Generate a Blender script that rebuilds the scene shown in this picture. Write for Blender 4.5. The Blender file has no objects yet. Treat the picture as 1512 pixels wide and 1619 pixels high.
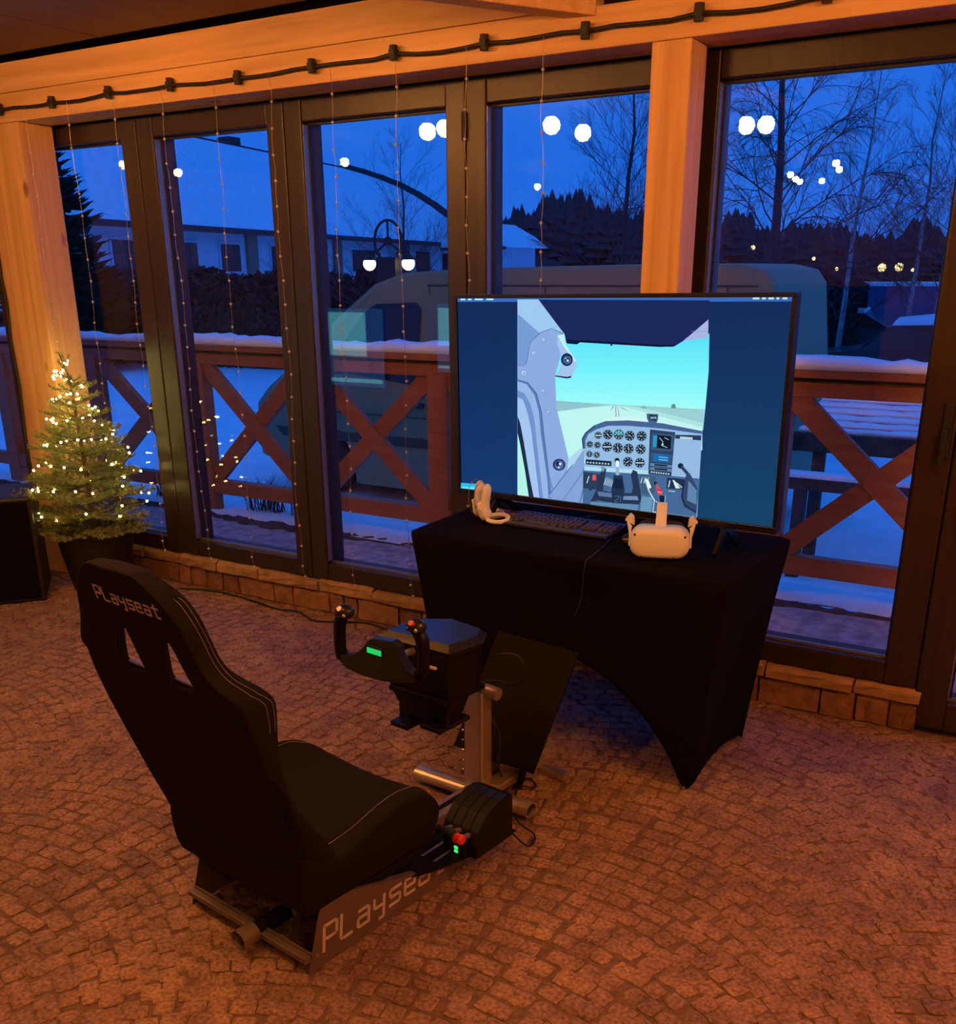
import bpy, bmesh, math, random
from mathutils import Vector, Matrix, Euler
from mathutils.bvhtree import BVHTree

PI = math.pi
R = random.Random(7)
scene = bpy.context.scene
C = scene.collection

# ------------------------------------------------------------------ camera
YAW, PITCH, ROLL = 0.5433, 0.3526, -0.0059
EYE = Vector((0, 0, 1.62))
def cam_basis():
    f = Vector((-math.sin(YAW) * math.cos(PITCH), math.cos(YAW) * math.cos(PITCH), -math.sin(PITCH)))
    r = Vector((math.cos(YAW), math.sin(YAW), 0)); u = r.cross(f)
    return (r * math.cos(ROLL) + u * math.sin(ROLL), -r * math.sin(ROLL) + u * math.cos(ROLL), f)
cr, cu, cf = cam_basis()
cam = bpy.data.cameras.new('camera'); co = bpy.data.objects.new('camera', cam); C.objects.link(co)
co.matrix_world = Matrix(((cr.x, cu.x, -cf.x, EYE.x), (cr.y, cu.y, -cf.y, EYE.y), (cr.z, cu.z, -cf.z, EYE.z), (0, 0, 0, 1)))
cam.sensor_fit = 'VERTICAL'; cam.sensor_height = 36.0
cam.lens = 1569.1 / 1619 * 36.0
cam.shift_y = 198.5 / 1619
cam.clip_start = 0.05; cam.clip_end = 600
scene.camera = co

# ------------------------------------------------------------------ sky, exposure
W = bpy.data.worlds.new('dusk_sky'); scene.world = W; W.use_nodes = True
nt = W.node_tree; nt.nodes.clear()
wo = nt.nodes.new('ShaderNodeOutputWorld'); bg = nt.nodes.new('ShaderNodeBackground')
tc = nt.nodes.new('ShaderNodeTexCoord'); sx = nt.nodes.new('ShaderNodeSeparateXYZ'); rp = nt.nodes.new('ShaderNodeValToRGB')
nt.links.new(tc.outputs['Generated'], sx.inputs[0]); nt.links.new(sx.outputs['Z'], rp.inputs[0])
nt.links.new(rp.outputs[0], bg.inputs[0]); nt.links.new(bg.outputs[0], wo.inputs[0])
rp.color_ramp.elements[0].position = 0.0; rp.color_ramp.elements[0].color = (0.015, 0.150, 0.80, 1)
rp.color_ramp.elements[1].position = 0.5; rp.color_ramp.elements[1].color = (0.017, 0.165, 0.86, 1)
bg.inputs[1].default_value = 1.0
vs = scene.view_settings
vs.view_transform = 'Standard'; vs.look = 'None'; vs.exposure = 0.0; vs.gamma = 1.0; vs.use_curve_mapping = False
cy = scene.cycles
cy.use_denoising = True
cy.max_bounces = 8; cy.transparent_max_bounces = 24; cy.diffuse_bounces = 3; cy.glossy_bounces = 3
cy.sample_clamp_indirect = 4.0; cy.caustics_reflective = False; cy.caustics_refractive = False
BULB_RADIANCE = 250.0
LED_RADIANCE = 85.0

# ------------------------------------------------------------------ small tools
def srgb(r, g, b):
    def c(x):
        x /= 255.0
        return x / 12.92 if x <= 0.04045 else ((x + 0.055) / 1.055) ** 2.4
    return (c(r), c(g), c(b), 1.0)

WM = {}
def wmat(o):
    return WM.get(o.name, Matrix.Identity(4)) if o else Matrix.Identity(4)

def thing(name, label=None, cat=None, loc=(0, 0, 0), rz=0.0, group=None, kind=None):
    o = bpy.data.objects.new(name, None); C.objects.link(o)
    o.empty_display_size = 0.05
    o.location = loc; o.rotation_euler = (0, 0, rz)
    WM[o.name] = Matrix.Translation(loc) @ Matrix.Rotation(rz, 4, 'Z')
    tag(o, label, cat, group, kind)
    return o

def tag(o, label=None, cat=None, group=None, kind=None):
    if label: o['label'] = label
    if cat: o['category'] = cat
    if group: o['group'] = group
    if kind: o['kind'] = kind
    return o

def link(name, me, parent=None, mat_local=None):
    o = bpy.data.objects.new(name, me); C.objects.link(o)
    if parent is not None: o.parent = parent
    if mat_local is not None: o.matrix_local = mat_local
    WM[o.name] = wmat(parent) @ (mat_local if mat_local is not None else Matrix.Identity(4))
    return o

def catmull(pts, n=5):
    P = [Vector(p) for p in pts]; P = [P[0]*2-P[1]]+P+[P[-1]*2-P[-2]]; out = []
    for i in range(1, len(P)-2):
        for k in range(n):
            t = k/n; a, b, c, d = P[i-1], P[i], P[i+1], P[i+2]
            out.append(.5*((2*b)+(c-a)*t+(2*a-5*b+4*c-d)*t*t+(3*b-a-3*c+d)*t**3))
    out.append(P[-2]); return out

class MB:
    """collects shapes, then links them as one mesh object"""
    def __init__(s): s.v = []; s.f = []; s.m = []; s.cm = 0
    def add(s, vs_, fs_):
        b = len(s.v); s.v += [Vector(p) for p in vs_]
        for f in fs_: s.f.append([b + i for i in f]); s.m.append(s.cm)
        return s
    def bb(s, x0, y0, z0, x1, y1, z1):
        return s.add([(x0,y0,z0),(x1,y0,z0),(x1,y1,z0),(x0,y1,z0),(x0,y0,z1),(x1,y0,z1),(x1,y1,z1),(x0,y1,z1)],
                     [(0,3,2,1),(4,5,6,7),(0,1,5,4),(1,2,6,5),(2,3,7,6),(3,0,4,7)])
    def mbox(s, M, sx_, sy_, sz_):
        x, y, z = sx_/2, sy_/2, sz_/2
        pts = [M @ Vector(p) for p in [(-x,-y,-z),(x,-y,-z),(x,y,-z),(-x,y,-z),(-x,-y,z),(x,-y,z),(x,y,z),(-x,y,z)]]
        return s.add(pts, [(0,3,2,1),(4,5,6,7),(0,1,5,4),(1,2,6,5),(2,3,7,6),(3,0,4,7)])
    def bar(s, p, q, w, h, up=(0,0,1)):
        p, q = Vector(p), Vector(q); d = (q-p); L = d.length; d.normalize()
        side = d.cross(Vector(up)); side.normalize(); u = side.cross(d)
        M = Matrix(((side.x, d.x, u.x, 0), (side.y, d.y, u.y, 0), (side.z, d.z, u.z, 0), (0,0,0,1)))
        M = Matrix.Translation((p+q)/2) @ M
        return s.mbox(M, w, L, h)
    def tube(s, pts, r, n=8, caps=True, closed=False):
        pts = [Vector(p) for p in pts]; rs = r if isinstance(r, (list, tuple)) else [r]*len(pts)
        b = len(s.v); N = len(pts); prev = None
        for i, p in enumerate(pts):
            if closed: t = pts[(i+1) % N] - pts[i-1]
            else: t = pts[min(i+1, N-1)] - pts[max(i-1, 0)]
            if t.length < 1e-9: t = Vector((0,0,1))
            t.normalize()
            if prev is None:
                a = Vector((0,0,1)) if abs(t.z) < .9 else Vector((1,0,0))
                u = t.cross(a).normalized()
            else:
                u = prev - t * prev.dot(t)
                u = u.normalized() if u.length > 1e-6 else t.orthogonal().normalized()
            prev = u; w = t.cross(u)
            for k in range(n):
                an = 2*PI*k/n
                s.v.append(p + (u*math.cos(an) + w*math.sin(an))*rs[i])
        segs = N if closed else N-1
        for i in range(segs):
            j = (i+1) % N
            for k in range(n):
                s.f.append([b+i*n+k, b+i*n+(k+1)%n, b+j*n+(k+1)%n, b+j*n+k]); s.m.append(s.cm)
        if caps and not closed:
            s.f.append([b+k for k in range(n)][::-1]); s.m.append(s.cm)
            s.f.append([b+(N-1)*n+k for k in range(n)]); s.m.append(s.cm)
        return s
    def lathe(s, prof, c=(0,0,0), n=24, M=None):
        b = len(s.v); c = Vector(c)
        for (r, z) in prof:
            for k in range(n):
                an = 2*PI*k/n; p = Vector((r*math.cos(an), r*math.sin(an), z))
                s.v.append((M @ p if M else p) + c)
        for i in range(len(prof)-1):
            for k in range(n):
                s.f.append([b+i*n+k, b+i*n+(k+1)%n, b+(i+1)*n+(k+1)%n, b+(i+1)*n+k]); s.m.append(s.cm)
        if prof[0][0] > 1e-4: s.f.append([b+k for k in range(n)][::-1]); s.m.append(s.cm)
        if prof[-1][0] > 1e-4: s.f.append([b+(len(prof)-1)*n+k for k in range(n)]); s.m.append(s.cm)
        return s
    def prism(s, poly, a0, a1, axis='y'):
        n = len(poly)
        def mk(p, a):
            return {'x': (a, p[0], p[1]), 'y': (p[0], a, p[1]), 'z': (p[0], p[1], a)}[axis]
        return s.add([mk(p, a0) for p in poly] + [mk(p, a1) for p in poly],
              [list(range(n))[::-1], [n+i for i in range(n)]] + [[i, (i+1)%n, n+(i+1)%n, n+i] for i in range(n)])
    def ball(s, c, r, n=10, m=6, sc=(1,1,1)):
        prof = [(r*math.sin(PI*i/m)+1e-5, -r*math.cos(PI*i/m)) for i in range(m+1)]
        b = len(s.v); s.lathe(prof, (0,0,0), n)
        for i in range(b, len(s.v)):
            p = s.v[i]; s.v[i] = Vector((p.x*sc[0], p.y*sc[1], p.z*sc[2])) + Vector(c)
        return s
    def grid(s, P, closed_u=False):
        b = len(s.v); nr = len(P); nc = len(P[0])
        for row in P: s.v += [Vector(p) for p in row]
        for i in range(nr-1):
            for j in range(nc if closed_u else nc-1):
                k = (j+1) % nc
                s.f.append([b+i*nc+j, b+i*nc+k, b+(i+1)*nc+k, b+(i+1)*nc+j]); s.m.append(s.cm)
        return s
    def mesh(s, name, mat, smooth=False, inv=None, fixn=True):
        me = bpy.data.meshes.new(name)
        vs_ = [inv @ p for p in s.v] if inv is not None else s.v
        me.from_pydata([tuple(p) for p in vs_], [], s.f)
        mats = mat if isinstance(mat, (list, tuple)) else [mat]
        for m in mats: me.materials.append(m)
        if len(mats) > 1: me.polygons.foreach_set('material_index', s.m)
        if fixn:
            bm = bmesh.new(); bm.from_mesh(me); bmesh.ops.recalc_face_normals(bm, faces=bm.faces); bm.to_mesh(me); bm.free()
        if smooth: me.polygons.foreach_set('use_smooth', [True]*len(me.polygons))
        me.update()
        return me
    def build(s, name, mat, parent=None, smooth=False, world=True, bevel=0, sub=0, fixn=True):
        inv = wmat(parent).inverted() if (world and parent is not None) else None
        o = link(name, s.mesh(name, mat, smooth, inv, fixn), parent)
        if sub:
            m = o.modifiers.new('subdivision', 'SUBSURF'); m.levels = sub; m.render_levels = sub
        if bevel:
            m = o.modifiers.new('bevel', 'BEVEL'); m.width = bevel; m.segments = 2; m.limit_method = 'ANGLE'; m.angle_limit = 0.6
            if not smooth: o.data.polygons.foreach_set('use_smooth', [False]*len(o.data.polygons))
        return o

# ------------------------------------------------------------------ materials
def newmat(name):
    m = bpy.data.materials.new(name); m.use_nodes = True
    n = m.node_tree.nodes; b = n['Principled BSDF']
    return m, m.node_tree, n, b

def mat(name, col, rough=0.6, metal=0.0, var=0.0, vscale=8.0, bump=0.0, bscale=60.0, spec=0.5, coat=0.0, coords='Object', objrand=0.0, sheen=0.0):
    m, t, n, b = newmat(name)
    b.inputs['Roughness'].default_value = rough; b.inputs['Metallic'].default_value = metal
    b.inputs['Specular IOR Level'].default_value = spec
    b.inputs['Coat Weight'].default_value = coat
    b.inputs['Sheen Weight'].default_value = sheen
    col = tuple(col[:3]) + (1,)
    b.inputs['Base Color'].default_value = col
    tcn = n.new('ShaderNodeTexCoord')
    src = tcn.outputs[coords]
    if var > 0 or objrand > 0:
        no = n.new('ShaderNodeTexNoise'); no.inputs['Scale'].default_value = vscale; no.inputs['Detail'].default_value = 5
        t.links.new(src, no.inputs['Vector'])
        mp = n.new('ShaderNodeMapRange'); mp.inputs[1].default_value = 0.3; mp.inputs[2].default_value = 0.7
        mp.inputs[3].default_value = 1-var; mp.inputs[4].default_value = 1+var
        t.links.new(no.outputs['Fac'], mp.inputs[0])
        val = mp.outputs[0]
        if objrand > 0:
            oi = n.new('ShaderNodeObjectInfo'); mo = n.new('ShaderNodeMapRange')
            mo.inputs[3].default_value = 1-objrand; mo.inputs[4].default_value = 1+objrand
            t.links.new(oi.outputs['Random'], mo.inputs[0])
            mu = n.new('ShaderNodeMath'); mu.operation = 'MULTIPLY'
            t.links.new(val, mu.inputs[0]); t.links.new(mo.outputs[0], mu.inputs[1]); val = mu.outputs[0]
        hs = n.new('ShaderNodeHueSaturation'); hs.inputs['Color'].default_value = col
        t.links.new(val, hs.inputs['Value']); t.links.new(hs.outputs[0], b.inputs['Base Color'])
    if bump > 0:
        nb = n.new('ShaderNodeTexNoise'); nb.inputs['Scale'].default_value = bscale; nb.inputs['Detail'].default_value = 4
        t.links.new(src, nb.inputs['Vector'])
        bu = n.new('ShaderNodeBump'); bu.inputs['Strength'].default_value = bump; bu.inputs['Distance'].default_value = 0.01
        t.links.new(nb.outputs['Fac'], bu.inputs['Height']); t.links.new(bu.outputs[0], b.inputs['Normal'])
    return m

def emat(name, col, strength=1.0):
    m = bpy.data.materials.new(name); m.use_nodes = True
    t = m.node_tree; t.nodes.clear()
    e = t.nodes.new('ShaderNodeEmission'); o = t.nodes.new('ShaderNodeOutputMaterial')
    e.inputs[0].default_value = tuple(col[:3]) + (1,); e.inputs[1].default_value = strength
    t.links.new(e.outputs[0], o.inputs[0]); return m

def wood(name, c1, c2, axis='x', rough=0.55, knots=True, gscale=1.0):
    m, t, n, b = newmat(name)
    tcn = n.new('ShaderNodeTexCoord'); mp = n.new('ShaderNodeMapping')
    sc = {'x': (0.7, 14, 14), 'z': (14, 14, 0.7), 'y': (14, 0.7, 14)}[axis]
    mp.inputs['Scale'].default_value = [q*gscale for q in sc]
    t.links.new(tcn.outputs['Object'], mp.inputs[0])
    no = n.new('ShaderNodeTexNoise'); no.inputs['Scale'].default_value = 1.6; no.inputs['Detail'].default_value = 6; no.inputs['Distortion'].default_value = 0.6
    t.links.new(mp.outputs[0], no.inputs['Vector'])
    cr_ = n.new('ShaderNodeValToRGB'); cr_.color_ramp.elements[0].position = 0.32; cr_.color_ramp.elements[1].position = 0.68
    cr_.color_ramp.elements[0].color = tuple(c1)+(1,); cr_.color_ramp.elements[1].color = tuple(c2)+(1,)
    t.links.new(no.outputs['Fac'], cr_.inputs[0])
    out = cr_.outputs[0]
    if knots:
        m2 = n.new('ShaderNodeMapping'); s2 = {'x': (2.2, 5, 5), 'z': (5, 5, 2.2), 'y': (5, 2.2, 5)}[axis]
        m2.inputs['Scale'].default_value = s2; t.links.new(tcn.outputs['Object'], m2.inputs[0])
        vo = n.new('ShaderNodeTexVoronoi'); vo.inputs['Scale'].default_value = 0.9; t.links.new(m2.outputs[0], vo.inputs['Vector'])
        kr = n.new('ShaderNodeValToRGB'); kr.color_ramp.elements[0].position = 0.045; kr.color_ramp.elements[1].position = 0.10
        kr.color_ramp.elements[0].color = (0.22, 0.10, 0.04, 1); kr.color_ramp.elements[1].color = (1, 1, 1, 1)
        t.links.new(vo.outputs['Distance'], kr.inputs[0])
        mx = n.new('ShaderNodeMixRGB'); mx.blend_type = 'MULTIPLY'; mx.inputs[0].default_value = 0.8
        t.links.new(out, mx.inputs[1]); t.links.new(kr.outputs[0], mx.inputs[2]); out = mx.outputs[0]
    t.links.new(out, b.inputs['Base Color'])
    b.inputs['Roughness'].default_value = rough
    bu = n.new('ShaderNodeBump'); bu.inputs['Strength'].default_value = 0.12; bu.inputs['Distance'].default_value = 0.004
    t.links.new(no.outputs['Fac'], bu.inputs['Height']); t.links.new(bu.outputs[0], b.inputs['Normal'])
    return m

def cobble_mat(name):
    m, t, n, b = newmat(name)
    ge = n.new('ShaderNodeNewGeometry')
    n1 = n.new('ShaderNodeTexNoise'); n1.inputs['Scale'].default_value = 9; n1.inputs['Detail'].default_value = 3
    n2 = n.new('ShaderNodeTexNoise'); n2.inputs['Scale'].default_value = 95; n2.inputs['Detail'].default_value = 3
    n3 = n.new('ShaderNodeTexNoise'); n3.inputs['Scale'].default_value = 1.3; n3.inputs['Detail'].default_value = 3
    for q in (n1, n2, n3): t.links.new(ge.outputs['Position'], q.inputs['Vector'])
    cr_ = n.new('ShaderNodeValToRGB'); e = cr_.color_ramp.elements
    e[0].position = 0.3; e[0].color = (0.185, 0.115, 0.11, 1); e[1].position = 0.7; e[1].color = (0.36, 0.235, 0.155, 1)
    t.links.new(n1.outputs['Fac'], cr_.inputs[0])
    c2 = n.new('ShaderNodeValToRGB'); e = c2.color_ramp.elements
    e[0].position = 0.3; e[0].color = (0.50, 0.46, 0.48, 1); e[1].position = 0.72; e[1].color = (1.45, 1.38, 1.32, 1)
    t.links.new(n2.outputs['Fac'], c2.inputs[0])
    c3 = n.new('ShaderNodeValToRGB'); e = c3.color_ramp.elements
    e[0].position = 0.35; e[0].color = (0.82, 0.78, 0.85, 1); e[1].position = 0.65; e[1].color = (1.12, 1.1, 1.0, 1)
    t.links.new(n3.outputs['Fac'], c3.inputs[0])
    a = n.new('ShaderNodeMixRGB'); a.blend_type = 'MULTIPLY'; a.inputs[0].default_value = 1
    t.links.new(cr_.outputs[0], a.inputs[1]); t.links.new(c2.outputs[0], a.inputs[2])
    a2 = n.new('ShaderNodeMixRGB'); a2.blend_type = 'MULTIPLY'; a2.inputs[0].default_value = 1
    t.links.new(a.outputs[0], a2.inputs[1]); t.links.new(c3.outputs[0], a2.inputs[2])
    t.links.new(a2.outputs[0], b.inputs['Base Color']); b.inputs['Roughness'].default_value = 0.8
    bu = n.new('ShaderNodeBump'); bu.inputs['Strength'].default_value = 0.6; bu.inputs['Distance'].default_value = 0.003
    t.links.new(n2.outputs['Fac'], bu.inputs['Height']); t.links.new(bu.outputs[0], b.inputs['Normal'])
    return m

def glass_mat():
    m = bpy.data.materials.new('window_glass'); m.use_nodes = True
    t = m.node_tree; t.nodes.clear(); n = t.nodes
    o = n.new('ShaderNodeOutputMaterial'); mx = n.new('ShaderNodeMixShader')
    tr = n.new('ShaderNodeBsdfTransparent'); tr.inputs[0].default_value = (0.97, 0.98, 0.98, 1)
    gl = n.new('ShaderNodeBsdfGlossy'); gl.inputs['Roughness'].default_value = 0.0
    ge = n.new('ShaderNodeNewGeometry'); vm = n.new('ShaderNodeVectorMath'); vm.operation = 'DOT_PRODUCT'
    t.links.new(ge.outputs['Normal'], vm.inputs[0]); t.links.new(ge.outputs['Incoming'], vm.inputs[1])
    ab = n.new('ShaderNodeMath'); ab.operation = 'ABSOLUTE'; t.links.new(vm.outputs['Value'], ab.inputs[0])
    su = n.new('ShaderNodeMath'); su.operation = 'SUBTRACT'; su.inputs[0].default_value = 1; t.links.new(ab.outputs[0], su.inputs[1])
    pw = n.new('ShaderNodeMath'); pw.operation = 'POWER'; pw.inputs[1].default_value = 5; t.links.new(su.outputs[0], pw.inputs[0])
    ma = n.new('ShaderNodeMath'); ma.operation = 'MULTIPLY_ADD'; ma.inputs[1].default_value = 0.6; ma.inputs[2].default_value = 0.028
    t.links.new(pw.outputs[0], ma.inputs[0]); t.links.new(ma.outputs[0], mx.inputs[0])
    t.links.new(tr.outputs[0], mx.inputs[1]); t.links.new(gl.outputs[0], mx.inputs[2]); t.links.new(mx.outputs[0], o.inputs[0])
    return m

PINE1, PINE2 = (0.62, 0.34, 0.12), (0.80, 0.48, 0.20)
M = dict(
    beam=wood('pine_beam_wood', PINE1, PINE2, 'x'),
    post=wood('pine_post_wood', PINE1, PINE2, 'z'),
    ceil=wood('dark_ceiling_boards', (0.10, 0.05, 0.032), (0.13, 0.065, 0.04), 'y', knots=False),
    deck=wood('roof_deck_boards', (0.42, 0.2, 0.09), (0.5, 0.25, 0.11), 'x', knots=False),
    frame=wood('dark_stained_frame', (0.021, 0.0105, 0.007), (0.034, 0.017, 0.010), 'z', rough=0.38, knots=False),
    seal=mat('rubber_seal', (0.012, 0.010, 0.010), 0.5),
    bead=mat('aluminium_spacer', (0.35, 0.3, 0.26), 0.35, 0.8),
    glass=glass_mat(),
    brick=mat('old_brick', (0.24, 0.115, 0.06), 0.85, var=0.25, vscale=22, bump=0.5, bscale=90, objrand=0.22),
    cap=mat('sandstone_cap', (0.34, 0.20, 0.10), 0.85, var=0.22, vscale=16, bump=0.6, bscale=60, objrand=0.12),
    mortar=mat('mortar', (0.24, 0.15, 0.10), 0.95, var=0.2, vscale=40, bump=0.4),
    cobble=cobble_mat('granite_cobble'),
    joint=mat('joint_sand', (0.17, 0.10, 0.078), 0.95, var=0.3, vscale=60, bump=0.5, bscale=150),
    cloth=mat('black_stretch_fabric', (0.0045, 0.004, 0.005), 0.95, spec=0.06, bump=0.15, bscale=500),
    seatcloth=mat('black_seat_fabric', (0.0125, 0.0095, 0.0095), 0.9, spec=0.12, bump=0.25, bscale=700, sheen=0.0),
    stitch=mat('grey_stitching', (0.20, 0.18, 0.17), 0.8),
    print=mat('silver_print', (0.62, 0.52, 0.45), 0.5),
    plastic=mat('black_plastic', (0.005, 0.005, 0.006), 0.42, spec=0.25),
    plastic2=mat('satin_black_plastic', (0.012, 0.012, 0.014), 0.28, spec=0.45),
    pot=mat('black_pot_plastic', (0.010, 0.009, 0.008), 0.55),
    steel=mat('brushed_steel', (0.50, 0.42, 0.36), 0.38, 0.75, var=0.08, vscale=30),
    panelgrey=mat('silver_grey_panel', (0.17, 0.13, 0.11), 0.45, 0.35),
    blacksteel=mat('black_coated_steel', (0.006, 0.0055, 0.006), 0.75, spec=0.12),
    bolt=mat('bright_bolt', (0.75, 0.7, 0.65), 0.25, 1.0),
    red=mat('red_knob_plastic', (0.75, 0.05, 0.03), 0.4),
    blueknob=mat('dark_blue_knob_plastic', (0.02, 0.05, 0.08), 0.4),
    lcd=emat('green_display', (0.02, 0.62, 0.12), 1.0),
    led=emat('green_led', (0.06, 0.9, 0.12), 1.2),
    redbtn=mat('red_button', (0.6, 0.06, 0.02), 0.4),
    white=mat('warm_white_plastic', (0.82, 0.76, 0.72), 0.45),
    bezel=mat('tv_bezel', (0.006, 0.006, 0.007), 0.3),
    keys=mat('black_keycap', (0.065, 0.055, 0.052), 0.5),
    cable=mat('black_cable', (0.012, 0.010, 0.010), 0.6),
    needle=mat('spruce_needles', (0.22, 0.25, 0.075), 0.6, var=0.3, vscale=30),
    bark=mat('brown_bark', (0.10, 0.055, 0.03), 0.9),
    fairy=emat('fairy_light', (1.0, 0.78, 0.22), LED_RADIANCE),
    offled=mat('unlit_led_bead', (0.52, 0.50, 0.50), 0.3),
    wire=mat('thin_silver_wire', (0.34, 0.30, 0.27), 0.4, 0.6),
    bulb=emat('warm_bulb', (1.0, 0.40, 0.105), BULB_RADIANCE),
    snow=mat('snow', (0.95, 0.95, 0.97), 0.9, var=0.05, vscale=3, bump=0.4, bscale=9),
    frost=mat('frosty_paving', (0.42, 0.36, 0.38), 0.95, var=0.35, vscale=14, bump=0.5, bscale=60),
    earth=mat('dark_earth', (0.10, 0.06, 0.05), 0.95, var=0.4, vscale=9, bump=0.6, bscale=40),
    fence=wood('stained_fence_wood', (0.34, 0.105, 0.045), (0.42, 0.14, 0.06), 'x', knots=False),
    van=mat('ochre_van_paint', (0.34, 0.235, 0.10), 0.45, var=0.04, vscale=2),
    vanseam=mat('van_seam', (0.05, 0.04, 0.03), 0.6),
    vanglass=mat('van_window_glass', (0.01, 0.012, 0.015), 0.08),
    tyre=mat('tyre_rubber', (0.015, 0.014, 0.014), 0.8),
    render=mat('white_render', (0.62, 0.62, 0.66), 0.9, var=0.06, vscale=1.5),
    brickpier=mat('brick_pier', (0.32, 0.17, 0.13), 0.9),
    darkwin=mat('dark_window_pane', (0.02, 0.025, 0.03), 0.25),
    eave=mat('dark_eave', (0.045, 0.035, 0.04), 0.8),
    reddoor=mat('red_barn_door', (0.25, 0.03, 0.02), 0.8),
    hedge=mat('dark_hedge_leaves', (0.020, 0.022, 0.022), 0.9, var=0.4, vscale=5),
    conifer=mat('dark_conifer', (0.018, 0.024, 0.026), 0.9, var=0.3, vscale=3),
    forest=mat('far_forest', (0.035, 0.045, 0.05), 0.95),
    twig=mat('bare_twigs', (0.055, 0.045, 0.05), 0.9),
    birch=mat('birch_bark', (0.34, 0.32, 0.33), 0.9, var=0.4, vscale=10),
    iron=mat('wrought_iron', (0.012, 0.012, 0.014), 0.6),
    lampglow=emat('yellow_lamp', (1.0, 0.80, 0.34), 9.0),
    farglow=emat('far_lamp', (1.0, 0.72, 0.30), 3.0),
    bluewall=mat('blue_container_wall', (0.10, 0.10, 0.22), 0.7),
    carpaint=mat('dark_car_paint', (0.03, 0.02, 0.022), 0.3),
    wallin=wood('interior_pine_boards', (0.42, 0.22, 0.09), (0.55, 0.30, 0.12), 'z', knots=False),
    tire=mat('dark_rubber', (0.01, 0.01, 0.01), 0.7),
    foam=mat('black_foam', (0.012, 0.012, 0.012), 0.9),
    redpiece=mat('orange_brown_card', (0.4, 0.12, 0.04), 0.7),
)

# ================================================================== SETTING
GY = 3.78                       # plane of the glass
PANES = [(-6.43, -5.42), (-4.989, -4.270), (-4.047, -3.327), (-3.127, -2.385), (-2.198, -1.476), (-1.268, -0.475), (-0.25, 0.62)]
ZB, ZT = 0.262, 2.236
def window(i, x0, x1, sill=0.165, zb=ZB, xl=None, xr=None):
    """one glazed sash: x0..x1 is the glass, xl..xr the outside of the frame"""
    xl = x0-0.10 if xl is None else xl; xr = x1+0.10 if xr is None else xr
    t = thing('window_%d' % i, None, None, ((x0+x1)/2, GY, 0), kind='structure')
    y0, y1 = 3.72, 3.86
    fm = M['frame']
    MB().bb(xl, y0, sill, x0, y1, 2.328).build('stile', fm, t, bevel=0.006)
    MB().bb(x1, y0, sill, xr, y1, 2.328).build('stile', fm, t, bevel=0.006)
    MB().bb(x0, y0+.004, ZT, x1, y1, 2.328).build('rail', fm, t, bevel=0.005)
    MB().bb(x0, y0+.004, sill, x1, y1, zb-0.012).build('rail', fm, t, bevel=0.005)
    MB().bb(x0, GY-.003, zb-.012, x1, GY+.003, ZT).build('glass_pane', M['glass'], t)
    b = MB()
    b.bb(x0, GY-.016, zb-.004, x0+.010, GY-.004, ZT)
    b.bb(x1-.010, GY-.016, zb-.004, x1, GY-.004, ZT)
    b.bb(x0+.010, GY-.016, ZT-.010, x1-.010, GY-.004, ZT)
    b.build('glazing_gasket', M['seal'], t)
    MB().bb(x0, GY-.022, zb-.012, x1, GY-.004, zb-.002).build('glazing_bead', M['bead'], t)
    MB().bb(x0-.002, GY-.052, zb, x0+.003, GY-.016, ZT-.01).build('glazing_bead', M['bead'], t)
    return t
mids = [(-6.43-.10, -5.42+.12), (-5.10, -4.160), (-4.157, -3.228), (-3.225, -2.293), (-2.290, -1.375), (-1.372, -0.363), (-0.360, 0.75)]
wins = []
for i, ((a, b_), (l, r_)) in enumerate(zip(PANES, mids)):
    w = window(i+1, a, b_, sill=(0.02 if i == 6 else 0.165), zb=(0.142 if i == 6 else ZB), xl=l, xr=r_)
    wins.append(w)
# dark filler behind the left post and hinges / handle on the sashes
MB().bb(-5.298, 3.72, 0.165, -5.103, 3.86, 2.328).build('mullion', M['frame'], wins[0])
for zz in (2.16, 1.25, 0.4):
    MB().tube([(-2.2915, 3.708, zz-.05), (-2.2915, 3.708, zz+.05)], 0.009, 8).build('hinge', M['seal'], wins[4])
hb = MB().bb(-0.405, 3.705, 1.02, -0.375, 3.72, 1.20); hb.bb(-0.40, 3.67, 1.10, -0.38, 3.705, 1.12); hb.bb(-0.40, 3.66, 1.0, -0.38, 3.675, 1.12)
hb.build('handle', M['seal'], wins[5], bevel=0.003)
# plinth of old bricks with stone caps
pl = thing('trim_1', 'low brick and sandstone plinth under the windows', None, (-2.7, 3.74, 0), kind='structure')
MB().bb(-8.0, 3.735, 0.0, -0.345, 3.86, 0.150).build('mortar_core', M['mortar'], pl)
rr = random.Random(3)
def rough_block(x0, y0, z0, x1, y1, z1, j=0.006):
    b = MB(); nx = 4; P = []
    ring = [(y1, z0), (y0, z0), (y0, (z0+z1)/2), (y0, z1-.012), (y0+.014, z1), (y1, z1)]
    for i in range(nx+1):
        x = x0+(x1-x0)*i/nx; row = []
        for (y, z) in ring:
            dx = rr.uniform(-j, j) if 0 < i < nx else rr.uniform(-j, j)*.4
            row.append((x+dx, y+(rr.uniform(-j, j) if y < y1 else 0), max(0.0, z+(rr.uniform(-j, j) if z > z0+.001 else 0))))
        P.append(row)
    b.grid(P, closed_u=True)
    n = len(ring); b.f.append([len(b.v)-(nx+1)*n+k for k in range(n)]); b.m.append(0)
    b.f.append([len(b.v)-n+k for k in range(n)][::-1]); b.m.append(0)
    return b
x = -8.0
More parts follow.
